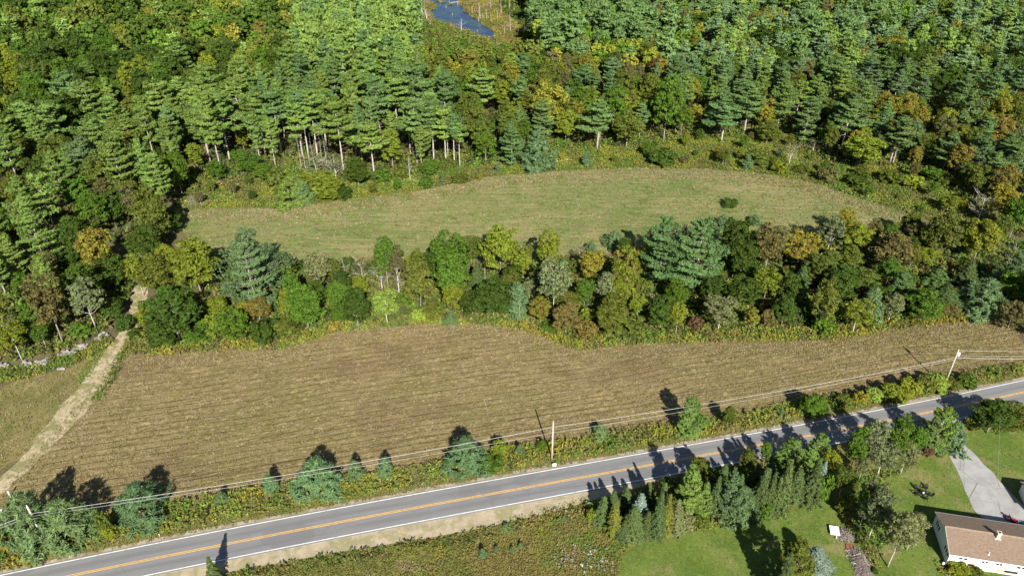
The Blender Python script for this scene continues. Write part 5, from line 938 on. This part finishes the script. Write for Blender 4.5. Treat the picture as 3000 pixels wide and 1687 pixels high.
p = G('B', 1148, 1310); o = obj('boulder', ROCKS[3], None, (p[0], p[1], .4)); o.scale = (.9, .8, .8); tag(o, 'pale boulder at the far edge of the green field', 'boulder')
for t, x, y, l, r, L, a in (('B', 560, 62, '', 0, 0, 0),) if False else ():
    pass
for t, x, y, L, a, lab in (('P', 1240, 760, 6, 2.9, 'fallen pale log on the near bank of the pond'), ('P', 970, 60, 7, .3, 'fallen pale log at the far end of the pond'), ('B', 1690, 1215, 7, .2, 'pale fallen branch in the scrub behind the green field')):
    p = G(t, x, y); m = Mix(); m.tube([(-L/2, 0, .2), (0, .2, .3), (L/2, 0, .25)], [.22, .17, .08], 6); m.tube([(L*.1, .1, .3), (L*.2, .9, .8)], [.08, .03], 5); tag(obj('fallen_log', m.mesh('fallen_log', M['dead_wood'], True), None, (p[0], p[1], 0), a), lab, 'log')
# reflector stakes on the verge
for (u, v) in ((205, 1630), (469, 1573)):
    p = at(u, v); m = Mix(); m.tube([(0, 0, 0), (0, 0, .75)], .03, 6); m.box((0, 0, .8), (.16, .1, .16)); tag(obj('marker_stake', m.mesh('marker_stake', M['white_paint']), None, tuple(p)), ('white marker stake nearest the left end of the road' if u < 300 else 'white marker stake on the verge below the second hedge pine'), 'marker stake')

# ------------------------------------------------------------------ patio set
def adirondack(p, az, label):
    t = tag(empty('garden_chair', (p[0], p[1], .03), az), label, 'garden chair', 'chairs round the fire table'); bp = M['black_plastic']
    for i in range(5):                                                       # seat slats
        m = Mix(); m.box((0, .28-.13*i, .40-.035*i), (.56, .11, .028)); obj('seat_slat', m.mesh('seat_slat', bp), t)
    for i in range(5):                                                       # tall fan back
        x = (i-2)*.115; hgt = 1.02-.035*(i-2)**2; m = Mix(); a = -.42; L = hgt-.3
        v = [(x-.05, -.28, .26), (x+.05, -.28, .26), (x*1.15+.05, -.28-L*.45, .26+L), (x*1.15-.05, -.28-L*.45, .26+L)]
        v += [(a_, b_-.028, c_) for a_, b_, c_ in v]; m.add(v, [(0,1,2,3), (7,6,5,4), (0,4,5,1), (1,5,6,2), (2,6,7,3), (3,7,4,0)]); obj('back_slat', m.mesh('back_slat', bp), t)
    for s in (-1, 1):
        m = Mix(); m.box((s*.37, 0, .56), (.13, .80, .03)); obj('armrest', m.mesh('armrest', bp), t)
        m = Mix(); m.box((s*.31, .34, .28), (.05, .1, .56)); obj('front_leg', m.mesh('front_leg', bp), t)
        m = Mix(); m.add([(s*.29, .36, .38), (s*.29, .36, .30), (s*.29, -.62, .0), (s*.29, -.62, .08), (s*.33, .36, .38), (s*.33, .36, .30), (s*.33, -.62, .0), (s*.33, -.62, .08)], [(0,1,2,3), (7,6,5,4), (0,4,5,1), (1,5,6,2), (2,6,7,3), (3,7,4,0)]); obj('rear_leg', m.mesh('rear_leg', bp), t)
    return t
TB = at(2640+1040/16.1, 1390+850/16.1, .4); TBx, TBy = TB[0], TB[1]
tb = tag(empty('fire_table', (TBx, TBy, .03)), 'round black fire table amid black garden chairs on the lawn', 'table')
m = Mix(); m.tube([(0, 0, .52), (0, 0, .57), (0, 0, .6)], [.58, .62, .60], 20); obj('table_top', m.mesh('table_top', M['black_plastic']), tb)
m = Mix(); m.tube([(0, 0, .601), (0, 0, .63)], [.22, .2], 16); obj('burner_lid', m.mesh('burner_lid', plain('burner_lid', (.06, .06, .065), .5, .2, 3)), tb)
m = Mix(); m.tube([(0, 0, 0), (0, 0, .52)], [.36, .44], 14); obj('drum', m.mesh('drum', M['black_plastic']), tb)
for (zx, zy, lb) in ((760, 640, 'black garden chair at the upper left of the fire table'), (1150, 600, 'black garden chair with its back up at the top of the table'), (780, 880, 'black garden chair at the left of the fire table'), (1380, 940, 'black garden chair at the right of the fire table'), (1150, 1100, 'black garden chair nearest the house by the fire table')):
    c = at(2640+zx/16.1, 1390+zy/16.1, .35); d = np.array([c[0]-TBx, c[1]-TBy]); d = d/np.linalg.norm(d); rr_ = max(1.25, min(1.7, np.hypot(c[0]-TBx, c[1]-TBy))); adirondack((TBx+d[0]*rr_, TBy+d[1]*rr_), math.atan2(-d[1], -d[0])-math.pi/2, lb)
m = Mix(); m.tube([(0, 0, 0), (0, 0, .04), (0, 0, .26), (0, 0, .3)], [.12, .17, .19, .15], 16); m.tube([(0, 0, .3), (0, 0, .34)], [.15, .02], 16); pb = at(2640+980/16.1, 1390+1010/16.1, .5); d = np.array([pb[0]-TBx, pb[1]-TBy]); d = d/np.linalg.norm(d)*.36
tag(obj('white_pot', m.mesh('white_pot', M['white_paint'], True), None, (TBx+d[0], TBy+d[1], .63)), 'round white pot standing on the black fire table', 'pot')

# ------------------------------------------------------------------ house
EXA = rad(-11.8); he, rise, WD, LN = 3.0, 1.75, 9.5, 24.0; f0 = at(2500+1365/4.83, 1387+1145/4.83, he)
hs = tag(empty('house', (f0[0], f0[1], 0), EXA), 'white sided house with a brown shingle roof, cut by the right edge', 'house')
sid = plain('white_siding', (.78, .78, .76), .6, .03, 2.0, 0, .05); OV = .28
m = Mix(); y0, y1, x0, x1 = .32, WD-.32, .28, LN
m.add([(x0, y0, -.3), (x1, y0, -.3), (x1, y0, he+.1), (x0, y0, he+.1)], [(0, 1, 2, 3)]); obj('front_wall', m.mesh('front_wall', sid), hs)
m = Mix(); m.add([(x0, y1, -.3), (x1, y1, -.3), (x1, y1, he+.1), (x0, y1, he+.1)], [(3, 2, 1, 0)]); obj('back_wall', m.mesh('back_wall', sid), hs)
m = Mix(); m.add([(x0, y0, -.3), (x0, y1, -.3), (x0, y1, he+.05), (x0, WD/2, he+rise-.08), (x0, y0, he+.05)], [(4, 3, 2, 1, 0)]); obj('gable_wall', m.mesh('gable_wall', sid), hs)
m = Mix(); m.add([(x1, y0, -.3), (x1, y1, -.3), (x1, y1, he+.05), (x1, WD/2, he+rise-.08), (x1, y0, he+.05)], [(0, 1, 2, 3, 4)]); obj('gable_wall', m.mesh('gable_wall', sid), hs)
m = Mix()                                                                   # clapboard laps on the two walls in view
for k_ in range(22):
    z = .05+k_*.135; m.add([(x0-.012, y0, z), (x0-.012, y1, z), (x0-.03, y1, z-.0), (x0-.03, y0, z)], [(0, 1, 2, 3)]); m.add([(x0-.03, y0, z), (x0-.03, y1, z), (x0-.004, y1, z+.13), (x0-.004, y0, z+.13)], [(0, 1, 2, 3)][::-1])
    m.add([(x0, y0-.03, z), (x1, y0-.03, z), (x1, y0-.004, z+.13), (x0, y0-.004, z+.13)], [(0, 1, 2, 3)]); m.add([(x0, y0-.03, z), (x1, y0-.03, z), (x1, y0, z), (x0, y0, z)], [(3, 2, 1, 0)])
tag(obj('clapboards', m.mesh('clapboards', sid), hs), kind='stuff')
shg = shingle_mat()
for nm, ya, yb in (('front_roof', 0, WD/2), ('back_roof', WD, WD/2)):
    s = 1 if nm == 'front_roof' else -1; L = math.hypot(WD/2, rise); a = math.atan2(rise, WD/2)*s
    m = Mix(); m.box((LN/2, L/2*s, 0), (LN+.1, L, .14)); o = obj(nm, m.mesh(nm, shg), hs); o.location = (0, ya, he+.0); o.rotation_euler = (a, 0, 0)
    m = Mix(); m.box((LN/2, -.04*s, -.02), (LN+.16, .1, .18)); f = obj('fascia', m.mesh('fascia', M['white_paint']), o)
    m = Mix(); m.box((-.06, L/2*s, -.03), (.06, L, .17)); obj('rake_board', m.mesh('rake_board', M['white_paint']), o)
m = Mix(); m.box((LN/2, WD/2, he+rise+.075), (LN+.1, .3, .05)); obj('ridge_cap', m.mesh('ridge_cap', plain('ridge_shingle', (.33, .245, .175), .95, .2, 4)), hs)
zr = lambda y: he+rise*(y/(WD/2) if y < WD/2 else (WD-y)/(WD/2))
def hloc(u, v, z):
    p = at(u, v, z); c, s = math.cos(-EXA), math.sin(-EXA); dx, dy = p[0]-f0[0], p[1]-f0[1]; return c*dx-s*dy, s*dx+c*dy
cx_, cy_ = hloc(2840+580/7, 1480+640/7, 4.7)
m = Mix(); m.box((cx_, cy_, zr(cy_)+.45), (.62, .62, 1.5)); ch_ = obj('chimney', m.mesh('chimney', plain('chimney_block', (.46, .36, .31), .9, .15, 4)), hs)
m = Mix(); m.box((cx_, cy_, zr(cy_)+1.23), (.74, .74, .09)); obj('chimney_cap', m.mesh('chimney_cap', plain('cap', (.5, .45, .4), .9, .15, 4)), ch_); m = Mix(); m.box((cx_, cy_, zr(cy_)+1.3), (.3, .3, .1)); obj('flue', m.mesh('flue', M['black_plastic']), ch_)
m = Mix(); m.box((cx_, cy_-.36, zr(cy_-.36)+.08), (.95, .14, .12)); obj('flashing', m.mesh('flashing', M['white_paint']), ch_)
vx_, vy_ = hloc(2840+410/7, 1480+975/7, 3.8); m = Mix(); m.tube([(vx_, vy_, zr(vy_)), (vx_, vy_, zr(vy_)+.6)], .06, 8); m.tube([(vx_, vy_, zr(vy_)+.05), (vx_, vy_, zr(vy_)+.12)], [.17, .07], 8); obj('vent_pipe', m.mesh('vent_pipe', M['white_paint']), hs)
def window(x, z, w, h, wall='front', mull=False, frame='white_paint'):
    fr = Mix(); gl = Mix(); d = .07
    if wall == 'front':
        for a, b, c, e in ((x, z-h/2-d/2, w+2*d, d), (x, z+h/2+d/2, w+2*d, d), (x-w/2-d/2, z, d, h), (x+w/2+d/2, z, d, h)): fr.box((a, y0-.05, b), (c, .08, e))
        if mull: fr.box((x, y0-.05, z), (.06, .07, h))
        gl.box((x, y0-.03, z), (w, .04, h))
    else:
        for a, b, c, e in ((x, z-h/2-d/2, w+2*d, d), (x, z+h/2+d/2, w+2*d, d), (x-w/2-d/2, z, d, h), (x+w/2+d/2, z, d, h)): fr.box((x0-.05, a, b), (.08, c, e))
        gl.box((x0-.03, x, z), (.04, w, h))
    o = obj('window', fr.mesh('window', M[frame]), hs); obj('pane', gl.mesh('pane', M['glass']), o)
for x, w in ((2.05, .55), (2.85, .55), (5.65, .38), (6.2, .38), (7.95, .45), (8.5, .45), (11.3, .6), (12.1, .6), (15., .6), (15.8, .6)): window(x, 2.25, w, .5)
window(4.1, .95, 1.0, .6, frame='orange_wood'); window(10.4, .8, 2.4, .55, frame='tan_wood'); window(14, .8, 1.6, .6)
for y in (1.0, 1.75, 2.5): window(y, 1.95, .5, .95, 'gable')
for y in (6.6, 7.3, 8.0): window(y, 1.95, .5, .95, 'gable')
dr = Mix(); dr.box((6.95, y0-.06, 1.0), (1.0, .07, 2.0)); do = obj('door', dr.mesh('door', M['white_paint']), hs); m = Mix()
for i in range(3):
    for j in range(3): m.box((6.95+(i-1)*.24, y0-.10, 1.3+j*.22), (.17, .02, .13))
obj('door_panes', m.mesh('door_panes', M['glass']), do)
m = Mix(); m.box((8.9, y0-.06, .75), (1.1, .07, .75)); obj('shutter', m.mesh('shutter', M['tan_wood']), hs)
m = Mix(); m.box((x0-.02, y0-.04, 1.45), (.12, .12, 3.0)); obj('corner_board', m.mesh('corner_board', M['white_paint']), hs); m = Mix(); m.box((x0-.02, y1+.02, 1.45), (.12, .12, 3.0)); obj('corner_board', m.mesh('corner_board', M['white_paint']), hs)
def hw(x, y, z=0): c, s = math.cos(EXA), math.sin(EXA); return (f0[0]+c*x-s*y, f0[1]+s*x+c*y, z)
m = Mix(); [m.box((0, 0, .25+.3*k_), (1.1, .6, .26)) for k_ in range(2)]; tag(obj('wood_box', m.mesh('wood_box', M['orange_wood']), None, hw(.95, -.35), EXA), 'orange wooden box at the white house front corner', 'box')
m = Mix(); m.tube([(0, 0, .0), (0, 0, .08), (0, 0, .5), (0, 0, .6)], [.2, .24, .24, .14], 14); tag(obj('propane_tank', m.mesh('propane_tank', M['white_paint'], True), None, hw(-.2, .2)), 'white tank standing at the near left corner of the house', 'tank')
# things on the driveway behind the house
mw = hloc(2500+2235/4.83, 1387+640/4.83, .5); P3 = hw(mw[0], mw[1]); mo = tag(empty('ride_on_mower', (P3[0], P3[1], .06), rad(-55)), 'red and black ride-on mower parked on the driveway behind the house', 'mower')
m = Mix(); m.box((.55, 0, .62), (.75, .55, .38)); m.box((.85, 0, .5), (.2, .5, .3)); obj('hood', m.mesh('hood', M['red_paint']), mo); m = Mix(); m.box((-.1, 0, .3), (1.3, .7, .16)); obj('chassis', m.mesh('chassis', M['black_plastic']), mo)
m = Mix(); m.box((-.35, 0, .62), (.42, .44, .1)); m.box((-.56, 0, .85), (.1, .44, .42)); obj('seat', m.mesh('seat', M['black_plastic']), mo); m = Mix(); m.box((-.5, 0, .42), (.6, .8, .14)); obj('fender', m.mesh('fender', M['red_paint']), mo)
m = Mix(); m.tube([(.12, 0, .6), (.02, 0, .95)], .025, 6); m.tube([(.02, -.18, .95), (.02, 0, .98), (.02, .18, .95)], .025, 6); obj('steering_wheel', m.mesh('steering_wheel', M['black_plastic']), mo)
for x, y, r in ((.62, .36, .2), (.62, -.36, .2), (-.5, .42, .28), (-.5, -.42, .28)):
    m = Mix(); m.tube([(x, y-.09, r), (x, y+.09, r)], r, 14); o = obj('wheel', m.mesh('wheel', M['black_plastic']), mo); m = Mix(); m.tube([(x, y-.10, r), (x, y+.10, r)], r*.45, 10); obj('rim', m.mesh('rim', M['metal']), o)
gw = hloc(2500+2385/4.83, 1387+720/4.83, .5); P3 = hw(gw[0], gw[1]); gb = tag(empty('wheelbarrow', (P3[0], P3[1], .06), rad(150)), 'green wheelbarrow with a white rim at the right edge behind the house', 'wheelbarrow')
m = Mix(); m.add([(-.35, -.25, .35), (.35, -.25, .35), (.35, .25, .35), (-.35, .25, .35), (-.6, -.42, .72), (.65, -.42, .72), (.65, .42, .72), (-.6, .42, .72)], [(3, 2, 1, 0), (0, 1, 5, 4), (1, 2, 6, 5), (2, 3, 7, 6), (3, 0, 4, 7), (0, 1, 2, 3)]); obj('tray', m.mesh('tray', M['green_plastic']), gb)
m = Mix(); m.tube([(-.6, -.42, .73), (.65, -.42, .73), (.65, .42, .73), (-.6, .42, .73), (-.6, -.42, .73)], .05, 6); obj('rim', m.mesh('rim', M['white_paint']), gb)
m = Mix(); [m.tube([(.7, s*.1, .25), (-.3, s*.25, .34), (-1.1, s*.3, .6)], .03, 6) for s in (-1, 1)]; obj('handle', m.mesh('handle', M['tan_wood']), gb); m = Mix(); m.tube([(.72, -.05, .2), (.72, .05, .2)], .2, 14); obj('wheel', m.mesh('wheel', M['black_plastic']), gb)
m = Mix(); [m.tube([(-.35, s*.22, .35), (-.4, s*.26, 0)], .025, 6) for s in (-1, 1)]; obj('leg', m.mesh('leg', M['metal']), gb)
pp = hloc(2840+480/7, 1480+185/7, 0); m = Mix(); m.tube([(0, 0, 0), (0, 0, .06), (0, 0, .95), (0, 0, 1.05)], [.28, .3, .34, .3], 12); P3 = hw(pp[0]+.2, WD+.6); bn = tag(obj('rubbish_bin', m.mesh('rubbish_bin', plain('navy_bin', (.02, .03, .09), .5, .2, 3)), None, P3), 'dark rubbish bin behind the house beside the driveway', 'bin')
# garage at the right edge
g0 = at(2990.5, 1411.4, 2.45); ga_ = tag(empty('garage', (g0[0], g0[1], 0), EXA), 'corner of a white garage with a brown roof at the right edge', 'garage'); GL, GW = 7.0, 6.4; e = .3
m = Mix(); m.box((GL/2+e/2, -GW/2, 1.2), (GL-e, GW-2*e, 2.4)); obj('wall', m.mesh('wall', sid), ga_)
for s, nm in ((1, 'front_roof'), (-1, 'back_roof')):
    L = math.hypot(GW/2, 1.3); m = Mix(); m.box((GL/2, L/2*s, 0), (GL+.1, L, .13)); o = obj(nm, m.mesh(nm, shg), ga_); o.location = (0, -GW if s > 0 else 0, 2.45); o.rotation_euler = (math.atan2(1.3, GW/2)*s, 0, 0)
    m = Mix(); m.box((GL/2, -.05*s, -.02), (GL+.14, .09, .17)); obj('fascia', m.mesh('fascia', M['white_paint']), o)
m = Mix(); m.add([(e, -e, 2.4), (e, -GW+e, 2.4), (e, -GW/2, 3.65)], [(0, 1, 2)]); obj('gable', m.mesh('gable', sid), ga_)
m = Mix(); m.box((e-.02, -GW/2, 1.05), (.06, 4.2, 2.1)); obj('garage_door', m.mesh('garage_door', M['white_paint']), ga_)
